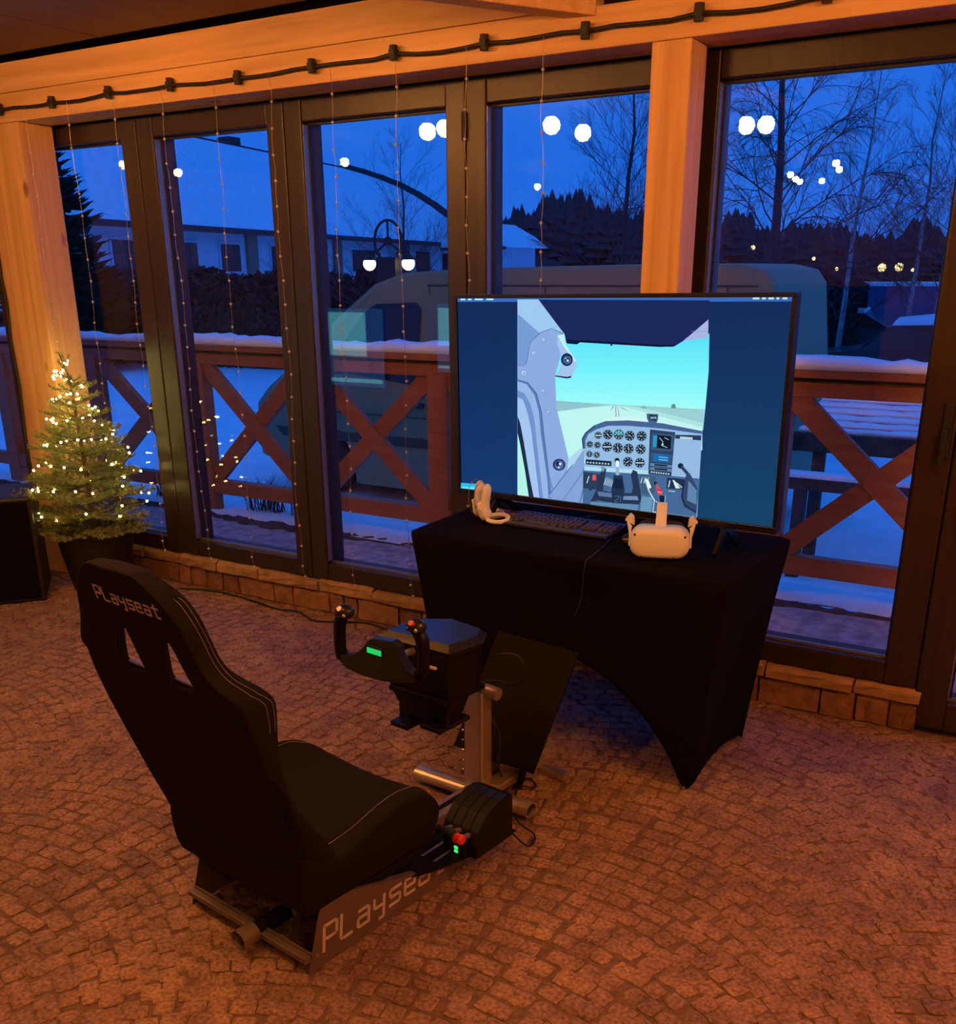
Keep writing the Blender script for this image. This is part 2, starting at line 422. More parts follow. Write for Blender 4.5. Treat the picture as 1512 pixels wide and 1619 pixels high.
while x < -0.36:
    w_ = rr.uniform(.26, .48); x1_ = min(x+w_, -0.335)
    if -0.335-x1_ < .1: x1_ = -0.335
    rough_block(x+.004, 3.695+rr.uniform(-.008, .008), 0.112, x1_-.004, 3.765, 0.164+rr.uniform(-.006, .006)).build('cap_stone', M['cap'], pl, smooth=False)
    x = x1_ if x1_ < -0.336 else 0
x = -8.0
while x < -0.36:
    w_ = rr.choice([.12, .13, .24, .25, .09]); x1_ = min(x+w_, -0.34)
    rough_block(x+.006, 3.708+rr.uniform(-.006, .008), 0.0, x1_-.006, 3.745, 0.104).build('brick', M['brick'], pl, smooth=False)
    x = x1_ if x1_ < -0.341 else 0
# beam, fascia, posts
t = thing('trim_2', 'long pine beam above the windows', None, (-2.6, 3.58, 2.328), kind='structure')
MB().bb(-8.0, 3.50, 2.328, 2.6, 3.70, 2.455).build('beam', M['beam'], t, bevel=0.004)
MB().bb(-8.0, 3.704, 2.33, 2.6, 3.98, 2.66).build('lintel', M['frame'], t)
MB().bb(-8.0, 3.503, 2.457, -1.70, 3.70, 2.585).build('upper_board', M['beam'], t, bevel=0.003)
MB().bb(-1.93, -4.7, 2.60, -1.90, 3.5, 4.2).build('ceiling_edge', M['deck']).__setitem__('kind', 'structure')
t = thing('trim_3', 'pine post behind the television', None, (-1.363, 3.575, 0), kind='structure')
MB().bb(-1.432, 3.50, 0, -1.294, 3.65, 2.327).build('timber', M['post'], t, bevel=0.004)
t = thing('trim_4', 'pine post in the corner behind the small spruce', None, (-4.87, 3.575, 0), kind='structure')
MB().bb(-5.06, 3.50, 0, -4.738, 3.70, 2.327).build('timber', M['post'], t, bevel=0.004)
MB().bb(-5.14, 3.56, 0, -5.064, 3.70, 2.327).build('timber', M['post'], t, bevel=0.004)
# rafters
def rafter(i, p, q, w, h):
    t = thing('trim_%d' % i, 'pine rafter meeting the beam', None, tuple(p), kind='structure')
    MB().bar(p, q, w, h).build('timber', M['beam'], t, bevel=0.004)
rafter(5, Vector((-1.665, 3.53, 2.490)), Vector((-3.065, 2.13, 2.605)), 0.09, 0.13)
rafter(6, Vector((-1.40, 3.62, 2.56)), Vector((-1.40, 1.2, 2.9)), 0.08, 0.14)
# ceiling: dark boards on the left, pine deck on the right
t = thing('ceiling', None, None, (-3, 1, 2.6), kind='structure')
yb = [3.49, 2.55, 1.62, 0.68, -0.26, -1.2, -2.1, -3.0, -4.6]
xb = [-8.0, -4.02, -1.9]
for j in range(len(yb)-1):
    for i in range(len(xb)-1):
        MB().bb(xb[i]+.004, yb[j+1]+.004, 2.605, xb[i+1]-.004, yb[j]-.03*(j == 0)-.004, 2.625).build('ceiling_panel', M['ceil'], t)
MB().bb(-8.1, -4.75, 2.628, -1.9, 3.9, 2.66).build('backing', M['seal'], t)
yy = 3.9
k = 0
while yy > -4.6:
    z0_, z1_ = 2.605+(3.9-yy)*.13, 2.605+(3.9-yy+.14)*.13
    MB().bar((-1.9, yy-.07, (z0_+z1_)/2), (3.0, yy-.07, (z0_+z1_)/2), 0.1405, 0.02, up=(0, .13, 1)).build('deck_board', M['deck'], t)
    yy -= .14; k += 1
# rest of the room, out of the picture (seen only in reflections)
MB().bb(-8.1, -4.7, 0, -8.0, 3.86, 2.7).build('wall_left', M['wallin']).__setitem__('kind', 'structure')
MB().bb(2.6, -4.7, 0, 2.7, 3.86, 4.0).build('wall_right', M['wallin']).__setitem__('kind', 'structure')
MB().bb(-8.1, -4.8, 0, 2.7, -4.7, 4.2).build('wall_back', M['wallin']).__setitem__('kind', 'structure')
MB().bb(0.76, 3.72, 0, 2.6, 3.86, 2.62).build('wall_front', M['wallin']).__setitem__('kind', 'structure')
MB().bb(-8.0, 3.72, 0.15, -6.54, 3.86, 2.33).build('wall_corner', M['wallin']).__setitem__('kind', 'structure')

# floor of small granite setts laid in arcs
floor = MB().bb(-8.0, -4.7, -0.12, 2.6, 3.9, -0.0058).build('floor', M['joint']); tag(floor, kind='structure')
def sett_shape(rg, w, l, h=0.012):
    """one rough sett, centred; ~24 triangles"""
    b = MB(); n = 8
    base = [(-w/2, -l/2), (0, -l/2), (w/2, -l/2), (w/2, 0), (w/2, l/2), (0, l/2), (-w/2, l/2), (-w/2, 0)]
    base = [(x*(1+rg.uniform(-.13, .05))*(.90 if (abs(x) > w/2.1 and abs(y) > l/2.1) else 1), y*(1+rg.uniform(-.13, .05))*(.90 if (abs(x) > w/2.1 and abs(y) > l/2.1) else 1)) for x, y in base]
    tilt = (rg.uniform(-.05, .05), rg.uniform(-.05, .05)); hz = rg.uniform(-.0016, .0016)
    rows = []
    for sc_, z in ((1.0, -h), (1.0, -.0035), (.80, -.0004)):
        rows.append([(x*sc_, y*sc_, z+hz*(z > -.01)+(x*tilt[0]+y*tilt[1])*(z > -.01)) for x, y in base])
    b.grid(rows, closed_u=True)
    b.v.append(Vector((0, 0, rg.uniform(-.001, .0015)+hz))); c = len(b.v)-1
    for k in range(n): b.f.append([2*n+k, 2*n+(k+1) % n, c]); b.m.append(0)
    return b
rg = random.Random(11)
protos = []
for k in range(14):
    protos.append(sett_shape(rg, rg.uniform(.050, .066), rg.uniform(.050, .060)))
pm = [p.mesh('cobble', M['cobble'], smooth=False) for p in protos]
spots = []
AW = 1.35                                     # width of one arc lane
lane = -7
for li in range(-7, 4):
    cxl = li*AW+0.35
    Rr = AW*0.72
    row = 0
    yv = -1.6
    while yv < 3.95+0.45:
        # arc of radius Rr centred at (cxl, yv-?) spanning the lane
        half = math.asin((AW/2)/Rr)
        ncol = 26
        for c_ in range(ncol):
            an = -half+2*half*(c_+.5)/ncol+rg.uniform(-.012, .012)
            X_ = cxl+Rr*math.sin(an); Y_ = yv+Rr*(math.cos(an)-math.cos(half))+rg.uniform(-.006, .006)+.02*math.sin(X_*2.1+yv)
            spots.append((X_, Y_, -an+rg.uniform(-.09, .09)))
        yv += 0.0595+rg.uniform(-.002, .002)
def dist_cam(s_): return (s_[0]-0)**2+(s_[1]-0)**2
spots = [s_ for s_ in spots if -1.5 < s_[1] < 3.70 and -7.9 < s_[0] < 2.5]
def in_frame(x, y):
    d = Vector((x, y, 0))-EYE; dz = d.dot(cf)
    if dz < .3: return False
    u = 756+1569.1*d.dot(cr)/dz; v = 1008-1569.1*d.dot(cu)/dz
    return 0 < u < 1512 and v < 1612
spots.sort(key=lambda s_: (0 if in_frame(s_[0], s_[1]) else 1, dist_cam(s_)))
for i, (x, y, a) in enumerate(spots[:300]):
    link('cobble', pm[i % 14], floor, Matrix.Translation((x, y, 0)) @ Matrix.Rotation(a, 4, 'Z'))
rest = MB()
for i, (x, y, a) in enumerate(spots[300:]):
    Mx = Matrix.Translation((x, y, 0)) @ Matrix.Rotation(a+(i % 4)*PI/2, 4, 'Z')
    p = protos[rg.randrange(14)]
    rest.add([Mx @ q for q in p.v], p.f)
o = rest.build('cobbles', M['cobble'], floor, fixn=True); tag(o, kind='stuff')
print('setts', len(spots))

# ================================================================== OUTDOORS
GZ = -0.55
terr = MB().bb(-14, 3.87, -0.30, 6, 5.32, -0.09).build('terrace', M['frost']); tag(terr, kind='structure')
# snow field with a soft bank behind the terrace
b = MB(); P = []
rs = random.Random(5)
xs = [-120, -60, -30, -20]+[-14+i*.5 for i in range(41)]+[8, 12, 20, 40, 90]
ys = [5.28, 5.36, 5.5, 5.8, 6.2, 6.8, 7.6, 9, 12, 18, 30, 60, 120, 260]
for y in ys:
    f = min(1, max(0, (y-5.3)/2.4))
    P.append([(x, y+(rs.uniform(-.05, .05) if y < 5.4 else 0), -0.085+(GZ+.085)*f*f*(3-2*f)+(rs.uniform(-.015, .02) if y < 12 else 0)) for x in xs])
b.grid(P)
o = b.build('snowy_ground', M['snow'], smooth=True, sub=0); tag(o, kind='structure')
# dark bare soil between the paving and the snow, with a ragged edge
b = MB(); lo = []; mi = []; hi = []
for i in range(221):
    x = -10+12*i/220; w1 = .05+.05*math.sin(x*2.3)+rs.uniform(-.03, .03); w2 = .07+.07*math.sin(x*1.7+1)+rs.uniform(-.03, .03)
    lo.append((x, 5.26-max(.01, w1), -0.087)); mi.append((x, 5.27, -0.070+rs.uniform(-.01, .01))); hi.append((x, 5.28+max(.01, w2), -0.089))
b.grid([lo, mi, hi])
o = b.build('soil_strip', M['earth'], smooth=True); tag(o, 'dark bare soil strip between paving and snow', 'soil', kind='stuff')

# fence with crossed braces
FY = 5.45
fen = thing('wooden_fence', 'red-brown timber railing with crossed braces and snow on its rail', 'fence', (-3, FY, -0.1))
FP = [-8.05, -6.87, -5.70, -4.64, -3.56, -2.46, -1.40, -0.32, 0.78]
for i, x in enumerate(FP):
    MB().bb(x-.075, FY-.05, -0.11 if i else -.11, x+.075, FY+.05, 1.02).build('post', M['fence'], fen, bevel=.004)
MB().bb(-9.0, FY-.045, 1.00, 1.6, FY+.045, 1.075).build('rail', M['fence'], fen, bevel=.004)
MB().bb(-9.0, FY-.085, 1.10, 1.6, FY+.095, 1.142).build('cap_board', M['fence'], fen, bevel=.004)
MB().bb(-9.0, FY-.030, 1.072, 1.6, FY+.060, 1.102).build('packing_strip', M['earth'], fen)
MB().bb(-9.0, FY-.04, 0.04, 1.6, FY+.04, 0.145).build('rail', M['fence'], fen, bevel=.004)
for i in range(len(FP)-1):
    xa, xb_ = FP[i]+.075, FP[i+1]-.075
    MB().bar((xa, FY-.012, 0.16), (xb_, FY-.012, 1.0), 0.05, 0.115, up=(0, 1, 0.0001)).build('brace', M['fence'], fen) if False else None
    b1 = MB(); b1.bar((xa-.02, FY-.014, 1.02), (xb_+.02, FY-.014, 0.14), 0.115, 0.045, up=(0, 1, 0)); b1.build('brace', M['fence'], fen)
    b2 = MB(); b2.bar((xa-.02, FY+.016, 0.14), (xb_+.02, FY+.016, 1.02), 0.115, 0.045, up=(0, 1, 0)); b2.build('brace', M['fence'], fen)
# snow on the rail
b = MB(); P = []
n = 150
for i in range(n+1):
    x = -9.0+10.6*i/n; h = .055+rs.uniform(-.010, .012)+.012*math.sin(x*3.1)
    P.append([(x, FY-.095+rs.uniform(-.004, .004), 1.143), (x, FY-.098, 1.143+h*.55), (x, FY-.06, 1.143+h), (x, FY+.05, 1.143+h*1.05), (x, FY+.10, 1.143+h*.6), (x, FY+.098, 1.143)])
b.grid(P, closed_u=True)
b.f.append(list(range(6))); b.m.append(0); b.f.append([n*6+k for k in range(6)][::-1]); b.m.append(0)
b.build('snow_cap', M['snow'], fen, smooth=True)

# dry grass tufts at the foot of the fence
def tuft(x, y, z, n, h, label):
    b = MB(); rt = random.Random(int(x*1000))
    for k in range(n):
        a = rt.uniform(0, 2*PI); l = h*rt.uniform(.6, 1.1); sp = rt.uniform(.1, .6)
        p0 = Vector((x+rt.uniform(-.16, .16), y+rt.uniform(-.10, .10), z-.02)); d = Vector((math.cos(a)*sp, math.sin(a)*sp, 1)).normalized()
        p1 = p0+d*l*.6; p2 = p1+(d+Vector((math.cos(a)*.5, math.sin(a)*.5, -.25))).normalized()*l*.4
        s_ = Vector((-math.sin(a), math.cos(a), 0))*.004
        b.add([p0-s_, p0+s_, p1+s_*.8, p1-s_*.8, p2], [(0, 1, 2, 3), (3, 2, 4)])
    o = b.build('grass_tuft', M['hedge'], fixn=False); tag(o, label, 'grass', 'dark grass tufts behind the fence')
tuft(-5.35, 5.65, -0.12, 90, .34, 'dark grass tuft in snow behind fence, right of the fence post beside the small spruce')
tuft(-4.95, 5.75, -0.14, 80, .30, 'dark grass tuft in snow seen low in the third window from left')
tuft(-6.35, 5.65, -0.12, 80, .30, 'dark grass tuft in snow just right of the potted spruce')

# van parked behind the fence
van = thing('van', 'large dull ochre van parked behind the wooden fence', 'van', (-4.6, 9.0, GZ))
VY0, VY1 = 8.0, 9.95
prof = [(-7.55, -0.20), (-7.60, 0.05), (-7.56, 0.34), (-7.40, 0.50), (-6.86, 0.88), (-6.50, 1.18), (-6.02, 1.52), (-5.70, 1.62), (-5.0, 1.655), (-3.2, 1.675), (-2.15, 1.675), (-1.90, 1.63), (-1.80, 1.52), (-1.69, 0.70), (-1.60, 0.15), (-1.62, -0.12), (-1.9, -0.30), (-2.33, -0.36),
        (-2.37, -0.10), (-2.52, 0.10), (-2.75, 0.17), (-2.98, 0.10), (-3.13, -0.10), (-3.17, -0.40), (-6.28, -0.40), (-6.32, -0.10), (-6.47, 0.10), (-6.70, 0.17), (-6.93, 0.10), (-7.08, -0.10), (-7.12, -0.34)]
vx = lambda x: x if x < -4 else -4+(x+4)*.815
prof = [(vx(x), z) for x, z in prof]
b = MB()
cxm, czm = -4.6, 0.7
def inset(k, dz):  # body tapers inwards towards the roof
    out = []
    for (x, z) in prof: out.append((cxm+(x-cxm)*k, czm+(z-czm)*k if z > .2 else z))
    return out
def tap(x, z, s_): # taper of the side wall in y with height
    return s_*(0.0 if z < .7 else .10*((z-.7)/1.0)**1.3)
ringA = [(x, VY0+.06+tap(x, z, 1), z) for x, z in inset(.985, 0)]
ringB = [(x, VY0+.012+tap(x, z, 1), z) for x, z in inset(.995, 0)]
ringC = [(x, VY0+.09+tap(x, z, 1), z) for x, z in prof]
ringD = [(x, VY1-.09-tap(x, z, 1), z) for x, z in prof]
ringE = [(x, VY1-.0-tap(x, z, 1), z) for x, z in inset(.985, 0)]
n = len(prof)
side = [(x, VY0+tap(x, z, 1), z) for x, z in inset(.965, 0)]
b.grid([side, ringB, ringC, ringD, ringE], closed_u=True)
b.f.append(list(range(n))); b.m.append(0); b.f.append([4*n+k for k in range(n)][::-1]); b.m.append(0)
b.build('body', M['van'], van)
def vside(poly, off):
    return [(vx(x), VY0-off+tap(x, z, 1), z) for x, z in poly]
def vpatch(name, poly, mt, off=.006, th=.012):
    bb_ = MB(); f_ = vside(poly, off); k_ = vside(poly, off-th); n_ = len(poly)
    bb_.add(f_+k_, [list(range(n_)), [n_+i for i in range(n_)][::-1]]+[[i, (i+1) % n_, n_+(i+1) % n_, n_+i] for i in range(n_)])
    return bb_.build(name, mt, van)
vpatch('side_window', [(-6.42, 0.92), (-6.12, 1.26), (-5.98, 1.34), (-5.52, 1.36), (-5.46, 1.30), (-5.50, 0.70), (-5.58, 0.62), (-6.40, 0.70)], M['vanglass'])
for (x0, z0_, x1, z1_) in ((-5.40, 1.50, -1.95, 1.515), (-5.38, -.1, -5.37, 1.5), (-4.18, -.1, -4.17, 1.5), (-2.25, 0.35, -2.24, 1.5), (-5.37, 0.30, -1.75, 0.312), (-4.17, 1.08, -2.25, 1.09), (-6.6, 0.30, -5.4, 0.31)):
    vpatch('seam', [(x0, z0_), (x1, z0_), (x1, z1_), (x0, z1_)], M['vanseam'], .003, .006)
vpatch('rub_strip', [(-7.2, .02), (-1.75, .02), (-1.72, .11), (-7.3, .11)], M['vanseam'], .016, .02)
vpatch('door_handle', [(-5.62, .40), (-5.42, .40), (-5.42, .45), (-5.62, .45)], M['vanseam'], .03, .03)
vpatch('fuel_flap', [(-2.05, .48), (-1.94, .48), (-1.94, .66), (-2.05, .66)], M['render'], .008, .012)
MB().bb(-6.36, VY0-.20, 0.70, -6.26, VY0-.02, 1.00).build('side_mirror', M['vanseam'], van, bevel=.02)
for x in (-6.70, vx(-2.75)):
    for y in (VY0+.13, VY1-.13):
        Mw = Matrix.Rotation(PI/2, 4, 'X')
        b = MB(); b.lathe([(0.10, -.11), (0.30, -.11), (0.335, -.07), (0.335, .07), (0.30, .11), (0.10, .11)], (x, y, GZ+.335), 28, Mw); wv = b.build('wheel', M['tyre'], van, smooth=True)
        MB().lathe([(0.01, -.02), (0.19, -.03), (0.20, .02)], (x, y-.095, GZ+.335), 20, Mw).build('hubcap', M['steel'], wv, smooth=True)
# underside so that light does not pass under the body
MB().bb(-7.0, VY0+.3, GZ+.12, -2.35, VY1-.3, -0.22).build('chassis', M['vanseam'], van)

# snow-covered picnic table behind the fence, right
tb = thing('picnic_table', 'low timber table buried in snow right of the van', 'table', (-1.25, 7.6, GZ))
for k in range(6):
    MB().bb(-1.75, 7.40+k*.125, 0.50+.03*k-.01, 0.3, 7.40+k*.125+.112, 0.53+.03*k).build('plank', M['fence'], tb)
    b = MB(); P = []
    for i in range(25):
        x = -1.75+2.05*i/24
        P.append([(x, 7.395+k*.125, .53+.03*k), (x, 7.40+k*.125, .56+.03*k+rs.uniform(-.006, .006)), (x, 7.51+k*.125, .562+.03*k+rs.uniform(-.006, .006)), (x, 7.518+k*.125, .53+.03*k)])
    b.grid(P, closed_u=True); b.build('snow_cover', M['snow'], tb, smooth=True)
MB().bb(-1.78, 7.34, 0.40, 0.32, 7.40, 0.53).build('apron', M['earth'], tb)
for x in (-1.6, -.6, .2):
    MB().bb(x-.04, 7.42, GZ, x+.04, 7.50, 0.46).build('leg', M['earth'], tb)
MB().bb(-1.9, 6.95, 0.20, 0.4, 7.06, 0.28).build('bench_plank', M['earth'], tb)
MB().bb(-1.9, 6.94, 0.281, 0.4, 7.07, 0.315).build('snow_cover', M['snow'], tb, bevel=.012)
for x in (-1.6, .2): MB().bb(x-.04, 6.96, GZ, x+.04, 7.04, 0.20).build('leg', M['earth'], tb)
hr = thing('ranch_rail', 'dark snow-free rail fence between picnic table and parked cars', 'fence', (0, 13, GZ))
for x in (-4, -2.4, -.8, .8, 2.4): MB().bb(x-.05, 12.95, GZ, x+.05, 13.05, 0.55).build('post', M['earth'], hr)
MB().bb(-4.2, 12.93, 0.36, 3, 12.97, 0.50).build('rail', M['earth'], hr)
MB().bb(-4.2, 12.93, 0.02, 3, 12.97, 0.14).build('rail', M['earth'], hr)
MB().bb(-4.2, 12.90, 0.50, 3, 13.0, 0.54).build('snow_cap', M['snow'], hr, bevel=.01)

# long white hall with snowy roof
A0 = Vector((-34.37, 28.51, 0)); dW = Vector((-.2077, .97819, 0)); nW = Vector((-.97819, -.2077, 0))   # nW points away from the viewer's side
hall = thing('hall', 'long white hall with snow-covered roof beyond the hedge', 'building', tuple(A0+dW*25))
def hp(s_, dep, z): return A0+dW*s_+nW*dep+Vector((0, 0, z))
def hbox(mb, s0, s1, d0, d1, z0, z1):
    mb.add([hp(s0, d0, z0), hp(s1, d0, z0), hp(s1, d1, z0), hp(s0, d1, z0), hp(s0, d0, z1), hp(s1, d0, z1), hp(s1, d1, z1), hp(s0, d1, z1)],
           [(0, 3, 2, 1), (4, 5, 6, 7), (0, 1, 5, 4), (1, 2, 6, 5), (2, 3, 7, 6), (3, 0, 4, 7)]); return mb
hbox(MB(), -14, 56.5, 0.12, 9, GZ, 3.5).build('wall', M['render'], hall)
wl = [(-9.5, -8.1), (-5.2, -3.8), (0.54, 1.94), (4.78, 6.4), (8.37, 10.0), (13.02, 14.6), (16.86, 19.19), (22.46, 25.67), (37.4, 39.4), (43, 45), (49, 51)]
for (s0, s1) in wl:
    fr = hbox(MB(), s0-.12, s1+.12, 0.04, 0.13, 1.60, 3.05).build('window', M['render'], hall)
    hbox(MB(), s0, s1, 0.01, 0.05, 1.72, 2.93).build('pane', M['darkwin'], fr)
    for q in (1/3, 2/3):
        hbox(MB(), s0+(s1-s0)*q-.03, s0+(s1-s0)*q+.03, -.005, 0.012, 1.72, 2.93).build('glazing_bar', M['eave'], fr)
    hbox(MB(), s0, s1, -.004, 0.012, 2.30, 2.35).build('glazing_bar', M['eave'], fr)
fr = hbox(MB(), 32.6, 35.0, 0.04, 0.13, 1.3, 3.0).build('barn_door', M['reddoor'], hall)
for s0 in (-11.5, -1.5, 11.1, 20.5, 30.7, 41, 54): hbox(MB(), s0-.45, s0+.45, -.06, 0.13, GZ, 3.48).build('brick_pier', M['brickpier'], hall)
b = MB(); hbox(b, -15, 46.4, -.75, .2, 3.42, 3.62)
b.build('eave', M['eave'], hall)
hbox(MB(), 46.4, 57, -.55, .2, 3.42, 3.62).build('eave', M['eave'], hall)
# roof plane: from eave up to the ridge, and a curved verge at its right end
def dproj(P_): 
    q = P_-A0; return (q.x*dW.x+q.y*dW.y, q.x*nW.x+q.y*nW.y)
Rg = Vector((-45.18, 57.61, 8.2)); Eg = Vector((-43.07, 71.57, 3.62))
sR, dR = dproj(Rg); sE, dE = dproj(Eg)
P = []; ve = []
for i in range(9):
    t_ = i/8; z = 3.62+(8.2-3.62)*t_+.9*math.sin(PI*t_)
    dep = -.7+(dR+.7)*t_
    s_end = sE+(sR-sE)*t_
    P.append([hp(-15, dep, z), hp(s_end, dep, z)]); ve.append(hp(s_end, dep, z))
b = MB(); b.grid(P); b.grid([[p-Vector((0, 0, .14)) for p in row] for row in P])
b.build('roof', M['snow'], hall, smooth=True)
b = MB()
for i in range(8):
    b.bar(ve[i]+Vector((0, 0, .02)), ve[i+1]+Vector((0, 0, .02)), .5+.25*(1-i/8), .38-.03*i, up=nW)
b.build('verge_board', M['eave'], hall)
MB().bar(hp(-15, dR, 8.22), hp(sR, dR, 8.22), .12, .10).build('ridge', M['eave'], hall)
ch = Vector((-43.6, 45.6, 8.2)); MB().bb(ch.x-.45, ch.y-.45, 7.9, ch.x+.45, ch.y+.45, 8.75).build('chimney', M['eave'], hall)
hbox(MB(), 46, 57, .5, 6, 3.5, 5.4).build('lean_to', M['eave'], hall)
# second small snowy roof
sm = thing('shed', 'small shed with snowy roof between the hall and the forest', 'building', (-35, 60, GZ))
MB().bb(-37, 58, GZ, -33.4, 63, 3.1).build('wall', M['render'], sm)
MB().prism([(-37.4, 3.1), (-32.6, 3.1), (-33.6, 3.8), (-35.2, 4.6), (-37.4, 4.6)], 57.6, 63.4, 'y').build('roof', M['snow'], sm)
MB().bb(-37.4, 57.5, 2.95, -32.6, 57.65, 3.12).build('eave', M['eave'], sm)

# hedge in front of the hall
def leafy_mass(name, x0, x1, y, dy, z0, z1, mt, label, cat, n, leaf, seed, slope=(0, 0)):
    rh = random.Random(seed); b = MB()
    core = []
    N = 40
    def top(u): return z1+slope[0]*u+.10*math.sin(u*37)+.08*math.sin(u*71+1)+.05*math.sin(u*151)
    for i in range(N+1):
        u = i/N; x = x0+(x1-x0)*u; yc = y+dy*u
        zt = top(u)-.12
        core.append([(x, yc-.55, z0), (x, yc-.6, (z0+zt)*.55), (x, yc-.3, zt), (x, yc+.5, zt), (x, yc+.6, z0)])
    b.grid(core)
    for k in range(n):
        u = rh.random(); x = x0+(x1-x0)*u; yc = y+dy*u; zt = top(u)
        if rh.random() < .5: p = Vector((x, yc+rh.uniform(-.5, .4), zt+rh.uniform(-.2, .12)))
        else: p = Vector((x, yc-.62+rh.uniform(-.1, .1), rh.uniform(z0, zt)))
        a = Vector((rh.uniform(-1, 1), rh.uniform(-1, 1), rh.uniform(-1, 1))).normalized()*leaf*rh.uniform(.5, 1.3)
        c = a.cross(Vector((rh.uniform(-1, 1), rh.uniform(-1, 1), rh.uniform(-1, 1)))).normalized()*leaf*.5
        b.add([p-a, p+c, p+a, p-c], [(0, 1, 2, 3)])
    o = b.build(name, mt, fixn=False); tag(o, label, cat); return o
leafy_mass('hedge', -25, -10.2, 18.5, 1.5, GZ, 1.50, M['hedge'], 'tall dark clipped hedge in front of the white hall', 'hedge', 9000, .12, 21, (-.05, 0))

# dark spruce at left beyond the fence
def conifer(x, y, z0, h, r, seed, label, mt, name='spruce_tree', group=None, dens=26, per=14):
    rc = random.Random(seed)
    t = thing(name, label, 'tree', (x, y, z0), group=group)
    MB().tube([(x, y, z0), (x, y, z0+h*.95)], [.09*h/4, .01], 6).build('trunk', M['bark'], t)
    b = MB()
    for k in range(dens):
        f = k/dens; z = z0+h*(.10+.88*f); rad = r*(1-f)**.8+.05
        for j in range(per):
            a = rc.uniform(0, 2*PI); L_ = rad*rc.uniform(.7, 1.08); dr = -.22+.35*f
            p = Vector((x, y, z+rc.uniform(-.06, .06)*h/4)); d = Vector((math.cos(a), math.sin(a), dr*.6))
            s_ = Vector((-math.sin(a), math.cos(a), 0)); q = p+d*L_+Vector((0, 0, L_*.16))
            mth = p+d*L_*.6
            w_ = L_*.20
            b.add([p-s_*w_*.4, p+s_*w_*.4, mth+s_*w_-Vector((0, 0, .04)), q, mth-s_*w_-Vector((0, 0, .04)), mth+Vector((0, 0, .05*L_))],
                  [(0, 1, 5), (1, 2, 5), (2, 3, 5), (3, 4, 5), (4, 0, 5)])
            for m_ in range(3):
                u_ = rc.uniform(.45, .95); c_ = p+d*L_*u_+Vector((0, 0, L_*.16*u_)); sgn = rc.choice((-1, 1))
                e_ = c_+(d*.5+s_*sgn).normalized()*L_*.28+Vector((0, 0, -.02))
                b.add([c_-d*.04*L_, c_+d*.05*L_, e_], [(0, 1, 2)])
    b.build('foliage', mt, t, fixn=False)
    return t
conifer(-21.4, 16.4, GZ, 5.5, 2.2, 31, 'dark spruce standing beyond the fence in the leftmost window', M['conifer'], dens=30, per=18)

# far forest
rf = random.Random(77)
pool = []
for s_ in range(6):
    b = MB(); q = random.Random(s_)
    for k in range(9):
        z = .08+.1*k; rad = (1-k/9.6)
        n_ = 9
        ring = [(rad*q.uniform(.6, 1.1)*math.cos(2*PI*j/n_), rad*q.uniform(.6, 1.1)*math.sin(2*PI*j/n_), z-q.uniform(0, .05)) for j in range(n_)]
        bidx = len(b.v); b.v += [Vector(p) for p in ring]+[Vector((0, 0, z+.17))]
        for j in range(n_): b.f.append([bidx+j, bidx+(j+1) % n_, bidx+n_]); b.m.append(0)
    b.tube([(0, 0, 0), (0, 0, .3)], .05, 5)
    pool.append(b)
forest = MB()
def far_con(x, y, h, r):
    p = pool[rf.randrange(len(pool))]; Mx = Matrix.Translation((x, y, GZ)) @ Matrix.Rotation(rf.uniform(0, 6), 4, 'Z') @ Matrix.Diagonal((r, r, h, 1))
    forest.add([Mx @ q for q in p.v], p.f)
def heading(px, D):
    d = cr*((px-756)/1569.1)-cu*((438-1008)/1569.1)+cf; d.z = 0; d.normalize(); return d*D
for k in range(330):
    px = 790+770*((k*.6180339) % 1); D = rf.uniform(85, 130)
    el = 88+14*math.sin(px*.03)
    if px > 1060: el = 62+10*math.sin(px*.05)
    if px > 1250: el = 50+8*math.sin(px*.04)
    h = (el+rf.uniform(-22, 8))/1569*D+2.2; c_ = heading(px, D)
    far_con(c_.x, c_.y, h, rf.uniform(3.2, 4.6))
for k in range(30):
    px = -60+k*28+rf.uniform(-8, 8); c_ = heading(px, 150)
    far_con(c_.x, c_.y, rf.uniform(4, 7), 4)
o = forest.build('forest_line', M['forest'], fixn=False); tag(o, 'dark spruce forest line beyond the snowy field', 'forest', kind='stuff')

